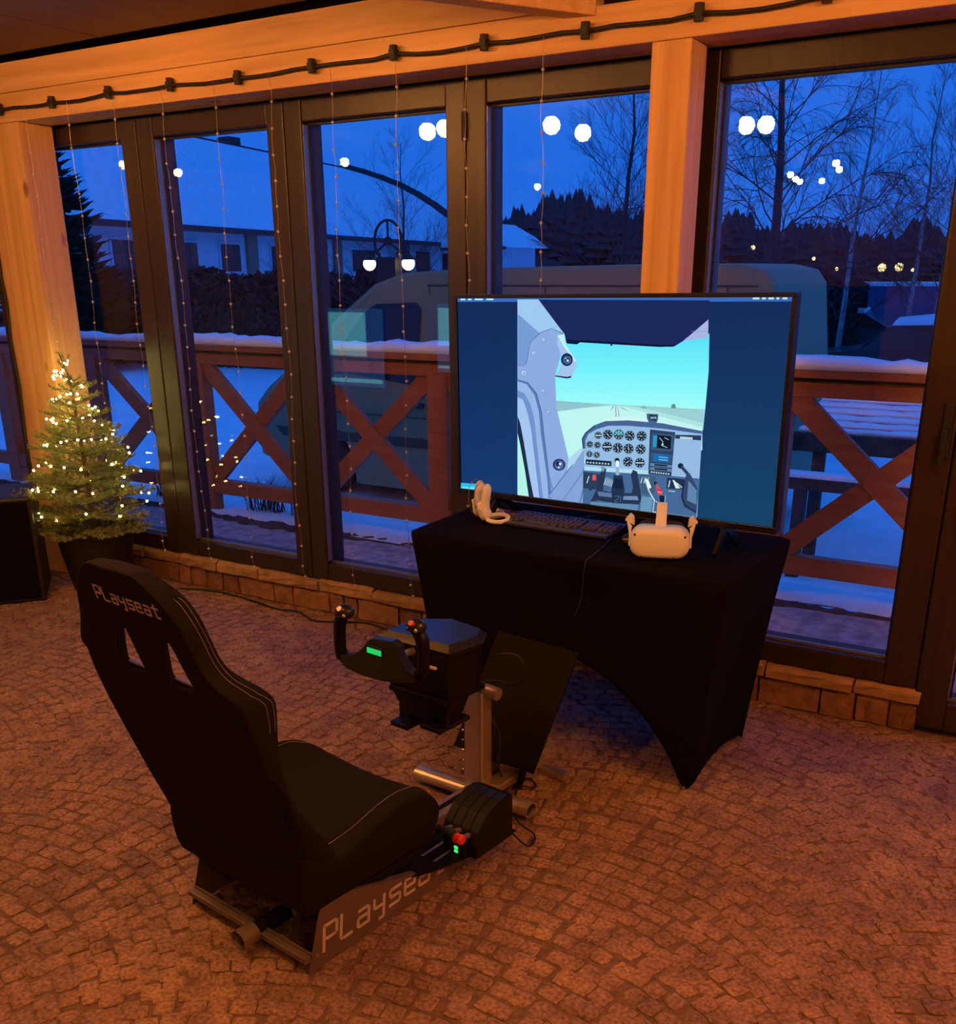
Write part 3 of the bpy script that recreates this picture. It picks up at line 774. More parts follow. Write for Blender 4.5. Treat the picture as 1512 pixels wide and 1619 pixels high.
# bare trees
def bare_tree(name, x, y, z0, h, seed, label, tm, spread=.5, droop=0.0, levels=4, r0=None, lean=(0, 0), first=.18, nb=30, group=None, trunk_r=None):
    q = random.Random(seed); t = thing(name, label, 'tree', (x, y, z0), group=group)
    r0 = trunk_r or h*.011
    trunk = [Vector((x+lean[0]*f+q.uniform(-.01, .01)*h*f, y+lean[1]*f, z0+h*f)) for f in [i/8 for i in range(9)]]
    MB().tube(trunk, [r0*(1-.93*i/8) for i in range(9)], 7).build('trunk', tm, t, smooth=True)
    b = MB()
    def strand(p, d, L_, r_, lev):
        n_ = 4 if lev < 2 else 3; pts = [p]; dd = d.copy()
        for i in range(n_):
            dd = (dd+Vector((q.uniform(-.16, .16), q.uniform(-.16, .16), q.uniform(-.08, .14)-droop*(lev+.6)*.45))).normalized()
            pts.append(pts[-1]+dd*L_/n_)
        b.tube(pts, [r_*(1-.7*i/n_) for i in range(n_+1)], 3, caps=False)
        if lev < levels:
            kk = {0: 8, 1: 6, 2: 4}.get(lev, 3)
            for c in range(kk):
                f = q.uniform(.2, 1); i = min(int(f*n_), n_-1); o_ = pts[i].lerp(pts[i+1], f*n_-i)
                ax = Vector((q.uniform(-1, 1), q.uniform(-1, 1), q.uniform(-.4, .8))).normalized()
                strand(o_, (dd*1.1+ax*.75).normalized(), L_*q.uniform(.35, .58), r_*.5, lev+1)
    for k in range(nb):
        f = first+(1-first)*(k+.5)/nb; i = min(int(f*8), 7); o_ = trunk[i].lerp(trunk[i+1], f*8-i)
        a = k*2.4+q.uniform(-.4, .4); up = .55+f*.7
        strand(o_, Vector((math.cos(a), math.sin(a), up)).normalized(), h*spread*(1.05-f)*q.uniform(.7, 1.1)*.62+.1*h*.5, max(r0*.20*(1.1-f), h*.0008), 0)
    b.build('branches', M['twig'], t, fixn=False)
bare_tree('weeping_birch', -5.45, 20, GZ, 8.3, 3, 'large weeping bare birch behind the van, right window', M['twig'], spread=.56, droop=.22, levels=3, nb=46, trunk_r=.13, lean=(-.25, 0))
bare_tree('birch_tree', -4.2, 20, GZ, 5.6, 4, 'slim pale birch right of the van rear, lit trunk', M['birch'], spread=.36, levels=3, nb=30, trunk_r=.065, lean=(.2, 0))
bare_tree('birch_tree', -3.35, 22, GZ, 5.9, 5, 'pale birch left of a pair by the blue wall', M['birch'], spread=.38, levels=3, nb=28, trunk_r=.06, lean=(.1, 0))
bare_tree('birch_tree', -2.85, 22, GZ, 7.2, 6, 'pale birch at right edge of the right window, right of the pair', M['birch'], spread=.42, levels=3, nb=36, trunk_r=.07, lean=(.2, 0))
bare_tree('bare_tree', -9.5, 22, GZ, 6.6, 8, 'bare branching tree left of the pine post', M['twig'], spread=.66, levels=3, nb=42, trunk_r=.10, lean=(.2, 0))
bare_tree('bare_tree', -12.6, 18, GZ, 4.6, 9, 'bare fan-shaped tree in front of the hall gable', M['twig'], spread=.85, levels=3, nb=26, trunk_r=.06, first=.05)

# lamp post with wheel ornament
lp = thing('yard_lamp', 'iron yard lamp with wheel ornament and two glowing lanterns', 'lamp', (-6.50, 9.0+1.5, GZ))
LX, LY = -7.58, 10.5
b = MB(); b.tube([(LX, LY, GZ), (LX, LY, 1.72)], .05, 8); b.bb(LX-.14, LY-.06, 1.30, LX+.14, LY+.06, 1.80); b.build('post', M['iron'], lp)
b = MB(); b.tube([(LX+.20*math.cos(2*PI*k/28), LY, 1.98+.235*math.sin(2*PI*k/28)) for k in range(28)], .016, 6, closed=True)
for k in range(3):
    a = PI/2+k*2*PI/3; b.tube([(LX, LY, 1.98), (LX+.19*math.cos(a), LY, 1.98+.22*math.sin(a))], .014, 5)
b.lathe([(0.001, -.02), (.05, -.02), (.05, .02), (0.001, .02)], (LX, LY, 1.98), 12, Matrix.Rotation(PI/2, 4, 'X'))
b.build('wheel_ornament', M['iron'], lp)
for s_ in (-1, 1):
    b = MB(); b.tube([(LX+s_*.12, LY, 1.84), (LX+s_*.30, LY, 1.86), (LX+s_*.29, LY, 1.80)], .012, 6)
    b.lathe([(.001, .06), (.03, .055), (.10, .0), (.10, -.006), (.02, .03)], (LX+s_*.29, LY, 1.77), 14)
    b.build('bracket', M['iron'], lp)
    MB().ball((LX+s_*.29, LY, 1.725), .078, 14, 10).build('lantern', M['lampglow'], lp, smooth=True)
# far lights across the field
def far_light(px, D, z, r_, label):
    c_ = heading(px, D); x, y = c_.x, c_.y
    t = thing('street_lamp', label, 'lamp', (x, y, GZ), group=None)
    MB().tube([(x, y, GZ), (x, y, z)], .06, 5).build('pole', M['iron'], t)
    MB().ball((x, y, z), r_, 8, 6).build('globe', M['farglow'], t, smooth=True)
far_light(1393, 60, 1.75, .22, 'bright yellow floodlight above the blue wall, left one of two')
far_light(1420, 60, 1.75, .22, 'bright yellow floodlight above the blue wall, right one of two')
far_light(1187, 70, 3.0, .14, 'small far lamp above the van roof')
far_light(1322, 75, 1.7, .12, 'tiny far lamp right of the van rear')
far_light(1442, 80, 1.6, .12, 'tiny far lamp right of the floodlights')
far_light(1284, 80, 2.4, .13, 'tiny far lamp over the van rear corner')

# blue wall, cars
o = MB().bb(-5.2, 26, GZ, 2.5, 26.3, 1.26).build('wall_container', M['bluewall']); tag(o, 'dark blue flat wall beyond the pale birches', 'wall')
o = MB().bb(-5.25, 25.95, 1.261, 2.5, 26.35, 1.36).build('snow_ridge', M['snow'], bevel=.03); tag(o, 'snow lying on top of the dark blue wall', 'snow')
def car(x, y, rz, label):
    t = thing('parked_car', label, 'car', (x, y, GZ), rz)
    pr = [(-2.1, .25), (-2.15, .6), (-1.9, .78), (-1.1, .88), (-.6, 1.28), (.9, 1.32), (1.55, .95), (2.1, .85), (2.15, .3)]
    b = MB(); n_ = len(pr)
    for (yy_, k_) in ((-.82, .97), (-.85, 1), (.85, 1), (.82, .97)):
        b.v += [Vector((px*k_, yy_*(1 if pz < .9 else .82), pz)) for px, pz in pr]
    for i in range(3):
        for j in range(n_): b.f.append([i*n_+j, i*n_+(j+1) % n_, (i+1)*n_+(j+1) % n_, (i+1)*n_+j]); b.m.append(0)
    b.f.append(list(range(n_))); b.m.append(0); b.f.append([3*n_+j for j in range(n_)][::-1]); b.m.append(0)
    b.build('body', M['carpaint'], t, world=False)
    MB().prism([(-.62, 1.27), (.92, 1.31), (.90, 1.40), (0.1, 1.44), (-.55, 1.37)], -.66, .66, 'y').build('snow_cover', M['snow'], t, world=False)
    for sx_ in (-1.35, 1.35):
        for sy_ in (-.76, .76):
            MB().lathe([(.05, -.09), (.3, -.09), (.3, .09), (.05, .09)], (sx_, sy_, .3), 14, Matrix.Rotation(PI/2, 4, 'X')).build('wheel', M['tyre'], t, world=False)
car(-2.55, 19.5, .12, 'dark parked car under snow at the right edge of right window')
car(-5.3, 23.5, .1, 'dark parked car under snow behind the slim pale birch')
leafy_mass('bush_row', -7.2, -4.4, 23.0, 0, GZ, 1.30, M['hedge'], 'dark bush row between van and blue wall', 'hedge', 1600, .12, 22)

# ================================================================== LAMPS OF THE ROOM (above and behind the viewer), plus unseen bulbs added for the floor
def pendant(x, y, z, label, cable_to=2.6, r=.055):
    t = thing('pendant_bulb', label, 'lamp', (x, y, z), group='warm globe bulbs hanging in the room')
    MB().tube([(x, y, z+r+.05), (x, y, cable_to)], .004, 5).build('cord', M['cable'], t)
    MB().tube([(x, y, z+r-.01), (x, y, z+r+.06)], .018, 10).build('socket', M['cable'], t)
    bm = bmesh.new(); bmesh.ops.create_icosphere(bm, subdivisions=2, radius=r)
    me = bpy.data.meshes.new('bulb'); bm.to_mesh(me); bm.free(); me.materials.append(M['bulb'])
    me.polygons.foreach_set('use_smooth', [True]*len(me.polygons))
    link('bulb', me, t, Matrix.Identity(4))
PEND = [(-3.84, 1.78, .052, 'left of the two bulb reflections at the top right of the third window'), (-3.67, 1.84, .052, 'bulb whose reflection touches the frame at the top right of the third window'),
        (-3.06, 1.60, .052, 'left large bulb reflection at the top of the window before the pine post'), (-3.05, 1.18, .052, 'right large bulb reflection at the top of the window before the pine post'),
        (-2.07, .94, .052, 'left of the two bulb reflections high in the window right of the pine post'), (-1.96, .90, .052, 'right of the two bulb reflections high in the window right of the pine post'),
        (-7.0, 1.46, .034, 'bulb reflected over the dark spruce in the leftmost window'), (-7.14, .75, .034, 'bulb reflected at the upper left edge of the second window'),
        (-5.4, .63, .034, 'bulb reflected above the hall roof in the third window'), (-5.27, -2.41, .034, 'small lone bulb reflection above the forest in the window before the pine post'),
        (-2.71, -2.55, .030, 'topmost of the three small bulb reflections left of centre in the right window'), (-2.79, -3.05, .030, 'middle one of the three small bulb reflections left of centre in the right window'),
        (-2.83, -3.37, .030, 'lowest of the three small bulb reflections left of centre in the right window'), (-2.63, -3.43, .030, 'single small bulb reflection between two clusters in the right window'),
        (-2.12, -1.72, .030, 'upper of the two small bulb reflections at the right in the right window'), (-2.22, -2.30, .030, 'lower of the two small bulb reflections at the right in the right window')]
for (x, y, r_, lb_) in PEND: pendant(x, y, 2.45, lb_, r=r_)
for (x, y) in ((1.2, 2.2), (1.0, .8), (0.4, 1.9), (1.6, -.6)):  # unseen bulbs added on the right side to brighten the floor
    pendant(x, y, 2.40, 'unseen warm globe bulb added right of the viewer to light the floor', 2.75, r=.070)

# screens standing elsewhere in the room, mirrored in the glass
def room_screen(x, y, z, w, h, rz, label):
    t = thing('screen_stand', label, 'screen', (x, y, 0), rz)
    MB().bb(-w/2, -.03, z, w/2, .0, z+h).build('casing', M['bezel'], t, world=False)
    b = MB()
    cols = [(0.02, .30, .45), (.03, .10, .30), (.05, .45, .55), (.02, .05, .16)]
    e = MB(); e.bb(-w/2+.02, .0005, z+.02, w/2-.02, .002, z+h-.02); e.build('display', EM1, t, world=False)
    e = MB(); e.bb(-w/2+.04, .0025, z+h*.40, w*.2, .004, z+h-.06); e.build('display_picture', EM2, t, world=False)
    e = MB(); e.bb(-w/2+.04, .0025, z+.06, w/2-.05, .004, z+h*.12); e.build('display_bar', EM2, t, world=False)
    MB().bb(-.03, -.06, 0, .03, -.03, z+.2).build('pole', M['blacksteel'], t, world=False)
    MB().bb(-.25, -.2, 0, .25, .15, .02).build('base', M['blacksteel'], t, world=False)
EM1 = emat('display_blue', (0.05, 0.16, 0.45), 3.0); EM2 = emat('display_cyan', (0.20, 0.85, 1.0), 4.5)
room_screen(-7.0, -1.44, 0.42, .84, .86, 0, 'bright blue display on a stand, seen only as a reflection in the third window')
room_screen(-5.62, -1.44, 0.62, .62, .72, 0, 'smaller bright display on a stand, seen only as a reflection beside the television')

# ================================================================== TABLE
tab = thing('covered_table', 'table under a tight black stretch cover carrying the television', 'table', (-1.4, 3.1, 0))
TC = [Vector((-2.015, 2.835, .75)), Vector((-.795, 2.755, .75)), Vector((-.785, 3.43, .75)), Vector((-2.02, 3.46, .75))]
FC = [Vector((-1.93, 2.90, 0)), Vector((-.905, 2.85, 0)), Vector((-.872, 3.345, 0)), Vector((-1.94, 3.38, 0))]
arch = [.40, .06, .40, .06]
rows = [[] for _ in range(15)]
NS = [44, 20, 44, 20]
NV = 14
cor = .045
for sd in range(4):
    t0, t1, f0, f1 = TC[sd], TC[(sd+1) % 4], FC[sd], FC[(sd+1) % 4]
    cen = Vector((-1.4, 3.1, 0)); nrm = Vector(((t1-t0).y, -(t1-t0).x, 0)).normalized()
    for i in range(NS[sd]):
        u = i/NS[sd]
        L_ = (t1-t0).length
        e_ = min(u, 1-u)*L_
        rnd = 0 if e_ > cor else (cor-e_)
        uf = min(1, max(0, (u-.035)/.93))
        zb = arch[sd]*(math.sin(PI*uf)**.75 if 0 < uf < 1 else 0) if sd in (0, 2) else arch[sd]*(4*uf*(1-uf))**.6
        for k in range(NV+1):
            v = k/NV
            z = .75*(1-v)+zb*v
            hf = (.75-z)/.75
            p = t0.lerp(t1, u).lerp(f0.lerp(f1, u), hf**.85)
            bow = .030*math.sin(PI*u)*math.sin(PI*min(1, v*.9))
            p = p-nrm*bow
            p = p-nrm*(rnd*.42*(1 - .3*v))
            if k == 0: p = p-nrm*.006
            rows[k].append(Vector((p.x, p.y, max(z, .004))))
b = MB()
ctr = Vector((-1.4, 3.1, .75))
top = []
for f in (0.0, .4, .8, .96):
    top.append([ctr.lerp(Vector((p.x, p.y, .75)), f)+Vector((0, 0, .004)) if f else ctr+Vector((0, 0, .004)) for p in rows[0]])
edge = [Vector((p.x, p.y, .753)) for p in rows[0]]; edge = [ctr.lerp(Vector((p.x, p.y, .753)), .992) for p in edge]
rows[0] = [Vector((p.x, p.y, .744)) for p in rows[0]]
b.grid(top+[edge]+rows, closed_u=True)
o = b.build('stretch_cover', M['cloth'], tab, smooth=True, sub=1)
so = o.modifiers.new('thickness', 'SOLIDIFY'); so.thickness = .003
for fc in FC:
    MB().tube([(fc.x+(.02 if fc.x < -1.4 else -.02), fc.y+(.015 if fc.y < 3.1 else -.015), 0.004), (fc.x+(.03 if fc.x < -1.4 else -.03), fc.y+(.02 if fc.y < 3.1 else -.02), .70)], .012, 8).build('leg', M['steel'], tab)
MB().bb(-1.97, 2.90, .715, -.84, 3.38, .742).build('table_top', M['blacksteel'], tab)
# thin cable hanging over the front edge
o = MB().tube(catmull([(-1.315, 3.06, .765), (-1.30, 2.95, .757), (-1.285, 2.84, .757), (-1.283, 2.795, .755), (-1.285, 2.785, .72), (-1.30, 2.80, .62), (-1.32, 2.80, .56)]), .0022, 6).build('keyboard_cable', M['cable']); tag(o, 'thin black cable hanging from the keyboard over the table front', 'cable')

# ================================================================== TELEVISION
TVw, TVh = 1.210, 0.6806
az_, rl_ = math.radians(-4.5), math.radians(0.7)
tdx = Vector((math.cos(az_)*math.cos(rl_), math.sin(az_)*math.cos(rl_), math.sin(rl_)))
tn = Vector((-math.sin(az_), math.cos(az_), 0)); tup = tdx.cross(tn)*1.0
if tup.z < 0: tup = -tup
TL = Vector((-1.990, 3.166, 1.533))
def T(u, v, d=0.0): return TL+tdx*u-tup*v+tn*d
tv = thing('television', 'large flat television showing an aeroplane cockpit and blue sky', 'television', (-1.4, 3.13, .754))
def tvbox(u0, v0, u1, v1, d0, d1):
    b = MB(); b.add([T(u0, v1, d0), T(u1, v1, d0), T(u1, v1, d1), T(u0, v1, d1), T(u0, v0, d0), T(u1, v0, d0), T(u1, v0, d1), T(u0, v0, d1)],
                    [(0, 3, 2, 1), (4, 5, 6, 7), (0, 1, 5, 4), (1, 2, 6, 5), (2, 3, 7, 6), (3, 0, 4, 7)]); return b
bz = .013; bb_ = .022
b = tvbox(-bz, -bz, TVw+bz, 0, -.006, .04)
for q in ((-bz, TVh, TVw+bz, TVh+bb_), (-bz, 0, 0, TVh), (TVw, 0, TVw+bz, TVh)):
    c_ = tvbox(q[0], q[1], q[2], q[3], -.006, .04); b.add(c_.v, c_.f)
b.build('bezel', M['bezel'], tv, bevel=.002)
tvbox(0, 0, TVw, TVh, .003, .045).build('back_panel', M['bezel'], tv)
tvbox(.25, .32, TVw-.25, TVh, .045, .075).build('back_housing', M['plastic'], tv)
for u0, sgn in ((.16, 1), (TVw-.16, -1)):
    p0 = T(u0, TVh+bb_, .02)
    for dd in (-.075, .12):
        q0 = p0+tn*dd; q0 = Vector((q0.x, q0.y, .762))
        MB().bar(p0+Vector((0, 0, .004)), q0, .028, .012, up=tuple(tdx)).build('foot', M['bezel'], tv)
# the picture: flat coloured shapes lying on the panel
PV, PF, PC = [], [], []
lay = [0]
def hit(px, py):
    d = cr*((px-756)/1569.1)-cu*((py-1008)/1569.1)+cf
    t_ = (TL-EYE).dot(tn)/d.dot(tn); p = EYE+d*t_-TL
    return (min(max(p.dot(tdx), 0), TVw), min(max(-p.dot(tup), 0), TVh))
def poly_uv(pts, col):
    lay[0] += 1; d = .0022-lay[0]*.000022
    b_ = len(PV)
    for (u, v) in pts: PV.append(T(u, v, d))
    PF.append(list(range(b_, b_+len(pts))))
    cs = col if isinstance(col, list) else [col]*len(pts)
    for c in cs: PC.append(srgb(*c))
def tri_uv(pts, col):
    poly_uv(pts, col)
def z5(pts): return [hit(800+x/4.447, 460+y/4.447) for x, y in pts]
def P5(pts, col): poly_uv(z5(pts), col)
def C5(x, y, r, col, n=18, ry=None):
    P5([(x+r*math.cos(2*PI*k/n), y+(ry or r)*math.sin(2*PI*k/n)) for k in range(n)], col)
def L5(pts, w, col):
    for a, c in zip(pts, pts[1:]):
        dx, dy = c[0]-a[0], c[1]-a[1]; l = math.hypot(dx, dy) or 1; nx, ny = -dy/l*w/2, dx/l*w/2
        P5([(a[0]+nx, a[1]+ny), (c[0]+nx, c[1]+ny), (c[0]-nx, c[1]-ny), (a[0]-nx, a[1]-ny)], col)
NAVY = (24, 50, 104); LB = (150, 185, 232); MBL = (120, 155, 208); DK = (22, 34, 74)
# side bars and top strip
poly_uv([(0, 0), (TVw, 0), (TVw, TVh), (0, TVh)], [(20, 42, 92), (22, 44, 92), (22, 66, 104), (22, 56, 112)])
gl = hit(818, 474)[0]; gr = hit(1121, 475)[0]; gr2 = hit(1101, 820)[0]; gl2 = hit(818.5, 786)[0]
GT = .012
poly_uv([(gl, GT), (gr, GT), (gr2, TVh), (gl2, TVh)], [(96, 236, 252), (96, 236, 252), (150, 200, 225), (150, 200, 225)])
poly_uv([(0, 0), (TVw, 0), (TVw, .012), (0, .012)], (58, 104, 186))
for (a, w_) in ((.012, .022), (.045, .016), (.075, .035), (.125, .030), (1.09, .020), (1.118, .012), (1.138, .016), (1.162, .008), (1.18, .014)):
    poly_uv([(a, .001), (a+w_, .001), (a+w_, .006), (a, .006)], (190, 240, 245))
# sky gradient bands
P5([(80, 300), (1430, 300), (1425, 560), (80, 560)], [(88, 226, 250), (84, 224, 250), (118, 242, 252), (118, 242, 252)])
P5([(80, 558), (1425, 558), (1400, 840), (80, 840)], [(118, 242, 252), (118, 242, 252), (160, 255, 250), (160, 255, 250)])
# land, runway
P5([(340, 770), (560, 790), (760, 803), (1000, 806), (1400, 832), (1385, 980), (340, 980)], (176, 226, 226))
P5([(350, 835), (700, 812), (770, 806), (790, 806), (1380, 960), (1380, 1120), (300, 1250)], (190, 246, 240))
P5([(350, 775), (720, 803), (600, 816), (360, 848)], (146, 196, 206))
P5([(900, 812), (1390, 840), (1388, 930), (1150, 870)], (158, 206, 214))
P5([(765, 808), (785, 808), (800, 885), (770, 885)], (150, 186, 200))
P5([(745, 812), (762, 808), (735, 850)], (150, 186, 196)); P5([(790, 808), (830, 825), (870, 850), (810, 826)], (158, 190, 200))
P5([(775, 812), (780, 812), (790, 885), (780, 885)], (225, 255, 250))
for (x, w_, h_) in ((1178, 36, 32), (970, 10, 22), (955, 6, 12), (985, 6, 12)):
    P5([(x-w_/2, 826), (x-w_*.42, 826-h_*.7), (x-w_*.1, 826-h_), (x+w_*.3, 826-h_*.9), (x+w_/2, 826)], (104, 140, 140))
L5([(350, 774), (700, 798), (1100, 822), (1400, 838)], 3, (120, 180, 190))
# cowling of the engine seen over the panel
P5([(690, 900), (780, 884), (900, 888), (1000, 905), (1200, 940), (1380, 985), (1380, 1000), (650, 960)], (210, 245, 240))
# left pillar and door frame
P5([(80, 60), (228, 60), (420, 300), (415, 330), (345, 600), (355, 820), (400, 1010), (440, 1180), (560, 1110), (540, 1300), (330, 1480), (80, 1460)], (140, 172, 226))
P5([(80, 60), (228, 60), (400, 290), (300, 270), (230, 300), (82, 160)], (160, 200, 240))
P5([(82, 160), (240, 300), (160, 370), (140, 520), (82, 520)], (120, 156, 214))
L5([(400, 300), (320, 265), (240, 295), (170, 360), (140, 520)], 5, (84, 116, 176))
L5([(82, 520), (135, 528)], 4, (90, 120, 180))
P5([(360, 310), (412, 305), (418, 370), (495, 490), (497, 530), (462, 600), (430, 610), (345, 598), (372, 560), (395, 470), (362, 380)], (165, 198, 236))
P5([(345, 594), (430, 604), (462, 596), (455, 612), (425, 616), (345, 602)], (34, 50, 96))
P5([(362, 312), (412, 305), (418, 372), (496, 495), (482, 500), (400, 380)], (190, 240, 245))
C5(428, 483, 42, (30, 46, 88), ry=46); C5(430, 486, 28, (76, 110, 160)); C5(432, 487, 17, (24, 38, 76)); C5(434, 490, 9, (190, 225, 240)); C5(420, 474, 6, (150, 190, 225))
for (x, y, r) in ((264, 345, 13), (196, 438, 14), (126, 578, 18), (262, 703, 13), (297, 852, 10)):
    C5(x, y, r+3, (96, 130, 186)); C5(x, y, r, (180, 214, 240)); C5(x+2, y+3, r*.6, (140, 176, 222))
# side window with rubber seal
P5([(82, 620), (150, 640), (215, 720), (250, 850), (265, 1000), (300, 1290), (330, 1460), (82, 1456)], (92, 122, 182))
P5([(82, 636), (145, 655), (200, 730), (232, 850), (245, 1000), (290, 1320), (300, 1462), (82, 1456)], (150, 182, 232))
P5([(82, 700), (130, 720), (170, 790), (200, 900), (215, 1050), (260, 1462), (82, 1456)], (112, 146, 206))
P5([(82, 745), (120, 765), (150, 850), (175, 960), (195, 1120), (235, 1462), (82, 1456)], (164, 198, 240))
P5([(82, 880), (100, 930), (125, 1060), (165, 1300), (195, 1460), (82, 1450)], (30, 42, 76))
P5([(82, 1000), (100, 1080), (135, 1270), (160, 1455), (82, 1448)], (178, 246, 232))
L5([(215, 720), (250, 850), (266, 1000), (302, 1290), (330, 1400)], 4, (60, 84, 134))
L5([(150, 640), (215, 720)], 4, (60, 84, 134))
# lower left door panel
P5([(440, 1180), (520, 1110), (545, 1110), (560, 1300), (600, 1380), (560, 1500), (330, 1480), (300, 1440), (440, 1240)], (132, 164, 218))
P5([(440, 1180), (520, 1110), (545, 1116), (470, 1230), (430, 1260)], (176, 216, 240))
L5([(470, 1220), (300, 1440)], 5, (76, 104, 160)); L5([(545, 1270), (400, 1480)], 5, (86, 114, 168)); L5([(560, 1330), (520, 1500)], 6, (70, 98, 150))
C5(374, 1222, 45, (32, 48, 92), ry=42); C5(374, 1224, 32, (80, 112, 164)); C5(368, 1216, 18, (26, 40, 80)); C5(382, 1216, 10, (196, 228, 244)); C5(372, 1240, 8, (170, 206, 232))
# overhead
P5([(230, 62), (1432, 66), (1425, 200), (1250, 350), (1190, 388), (1090, 390), (520, 352), (500, 372), (425, 365), (412, 300), (380, 262)], (27, 40, 92))
P5([(420, 340), (500, 350), (520, 345), (1100, 380), (1190, 380), (1180, 392), (1080, 394), (520, 362), (500, 376), (430, 370)], (14, 22, 52))
P5([(1425, 200), (1422, 330), (1270, 330), (1250, 350)], (170, 182, 226)); L5([(1300, 285), (1424, 285)], 3, (120, 130, 190))
C5(742, 380, 7, (14, 22, 52))
# compass
P5([(990, 862), (1072, 866), (1070, 905), (1055, 940), (1005, 925), (992, 895)], (66, 96, 136)); P5([(1010, 872), (1062, 876), (1058, 912), (1012, 906)], (22, 34, 58))
for k in range(4): P5([(1018+k*11, 884), (1024+k*11, 884), (1024+k*11, 900), (1018+k*11, 900)], (170, 215, 225))
P5([(940, 925), (1085, 930), (1120, 955), (950, 940)], (58, 84, 132))
# glareshield and panel
P5([(545, 1110), (535, 1040), (560, 995), (620, 945), (700, 915), (860, 910), (1100, 930), (1380, 985), (1380, 1010), (1100, 970), (860, 950), (720, 950), (640, 975), (580, 1010), (560, 1050), (560, 1110)], (70, 100, 152))
P5([(560, 1050), (580, 1005), (640, 972), (720, 948), (860, 948), (1100, 968), (1380, 1006), (1345, 1590), (560, 1520)], (150, 190, 226))
L5([(545, 1110), (538, 1040), (562, 998), (622, 950)], 8, (34, 52, 100))
P5([(545, 1240), (1365, 1320), (1340, 1590), (540, 1520)], (70, 106, 152))
P5([(550, 1235), (1010, 1262), (1008, 1290), (552, 1262)], (178, 222, 240))
def gauge(x, y, r, kind=0):
    C5(x, y, r+4, (120, 156, 200), 16); C5(x, y, r, (30, 46, 66), 16)
    if kind == 1:
        P5([(x-r*.85, y), (x-r*.6, y-r*.6), (x, y-r*.85), (x+r*.6, y-r*.6), (x+r*.85, y)], (60, 176, 186)); P5([(x-r*.85, y), (x+r*.85, y), (x+r*.5, y+r*.7), (x-r*.5, y+r*.7)], (60, 80, 88))
    for k in range(8):
        a = k*PI/4; P5([(x+math.cos(a-.1)*r*.62, y+math.sin(a-.1)*r*.62), (x+math.cos(a-.08)*r*.88, y+math.sin(a-.08)*r*.88), (x+math.cos(a+.08)*r*.88, y+math.sin(a+.08)*r*.88), (x+math.cos(a+.1)*r*.62, y+math.sin(a+.1)*r*.62)], (200, 226, 226))
    if kind == 2: P5([(x-r*.8, y-3), (x+r*.8, y-3), (x+r*.8, y+4), (x-r*.8, y+4)], (220, 240, 240))
    if kind in (0, 3):
        a = (x*7+y) % 6.28; P5([(x-3, y), (x+math.cos(a)*r*.7, y+math.sin(a)*r*.7), (x+3, y)], (230, 240, 240))
        P5([(x-math.sin(a)*3, y+math.cos(a)*3), (x-math.cos(a)*r*.6, y-math.sin(a)*r*.6), (x+math.sin(a)*3, y-math.cos(a)*3)], (230, 240, 240))
    C5(x, y, r*.13, (190, 210, 216), 8)
for (x, y, r, kd) in ((650, 1015, 24, 2), (718, 1010, 33, 3), (795, 1010, 34, 1), (872, 1018, 34, 0), (956, 1020, 34, 3), (592, 1078, 22, 0), (646, 1083, 22, 3), (714, 1095, 34, 2), (790, 1103, 34, 3), (866, 1108, 34, 0), (951, 1112, 34, 3), (591, 1146, 21, 3), (643, 1152, 21, 0), (862, 1200, 33, 0), (946, 1207, 33, 2)):
    gauge(x, y, r, kd)
P5([(566, 1182), (748, 1196), (746, 1232), (564, 1218)], (26, 38, 62))
for k in range(8): C5(580+k*21, 1204+k*1.6, 7, (170, 200, 220), 8)
# radio stack
P5([(1018, 972), (1196, 992), (1168, 1302), (1006, 1284)], (44, 66, 96))
P5([(1034, 996), (1186, 1012), (1180, 1128), (1026, 1116)], (58, 88, 124)); P5([(1042, 1008), (1168, 1022), (1162, 1112), (1036, 1100)], (14, 26, 44))
P5([(1042, 1012), (1070, 1015), (1064, 1100), (1037, 1098)], (40, 150, 200)); L5([(1085, 1030), (1110, 1060), (1100, 1085), (1140, 1100)], 4, (190, 220, 230)); L5([(1120, 1030), (1150, 1045)], 4, (190, 220, 230)); C5(1108, 1078, 6, (230, 245, 245), 8)
P5([(1026, 1136), (1182, 1152), (1176, 1214), (1022, 1200)], (56, 84, 118)); P5([(1046, 1144), (1150, 1154), (1146, 1202), (1042, 1192)], (20, 110, 190)); L5([(1080, 1166), (1145, 1172)], 4, (150, 225, 240)); L5([(1080, 1184), (1145, 1190)], 4, (150, 225, 240))
for (y) in (1216, 1244): P5([(1020, y-8), (1174, y+8), (1172, y+26), (1018, y+12)], (100, 134, 170)); P5([(1050, y-1), (1140, y+7), (1139, y+18), (1049, y+10)], (20, 30, 50))
for k in range(8): C5(1030+k*17, 1272+k*2, 6, (190, 215, 230), 8)
P5([(1196, 1010), (1378, 1014), (1378, 1050), (1196, 1036)], (40, 58, 92)); P5([(1230, 1022), (1318, 1028), (1318, 1044), (1230, 1038)], (190, 215, 230))
P5([(1190, 1044), (1378, 1056), (1360, 1310), (1172, 1296)], (150, 186, 224))
# switches under the panel
P5([(550, 1270), (700, 1290), (690, 1400), (548, 1385)], (40, 60, 92))
L5([(590, 1300), (575, 1350)], 7, (190, 220, 230)); P5([(615, 1290), (640, 1290), (640, 1330), (612, 1330)], (226, 84, 84))
for k in range(5): L5([(712+k*12, 1310+k*4), (696+k*12, 1362+k*3)], 5, (196, 222, 235)); C5(712+k*12, 1312+k*4, 6, (120, 150, 180), 8)
C5(600, 1395, 8, (30, 40, 60), 8)
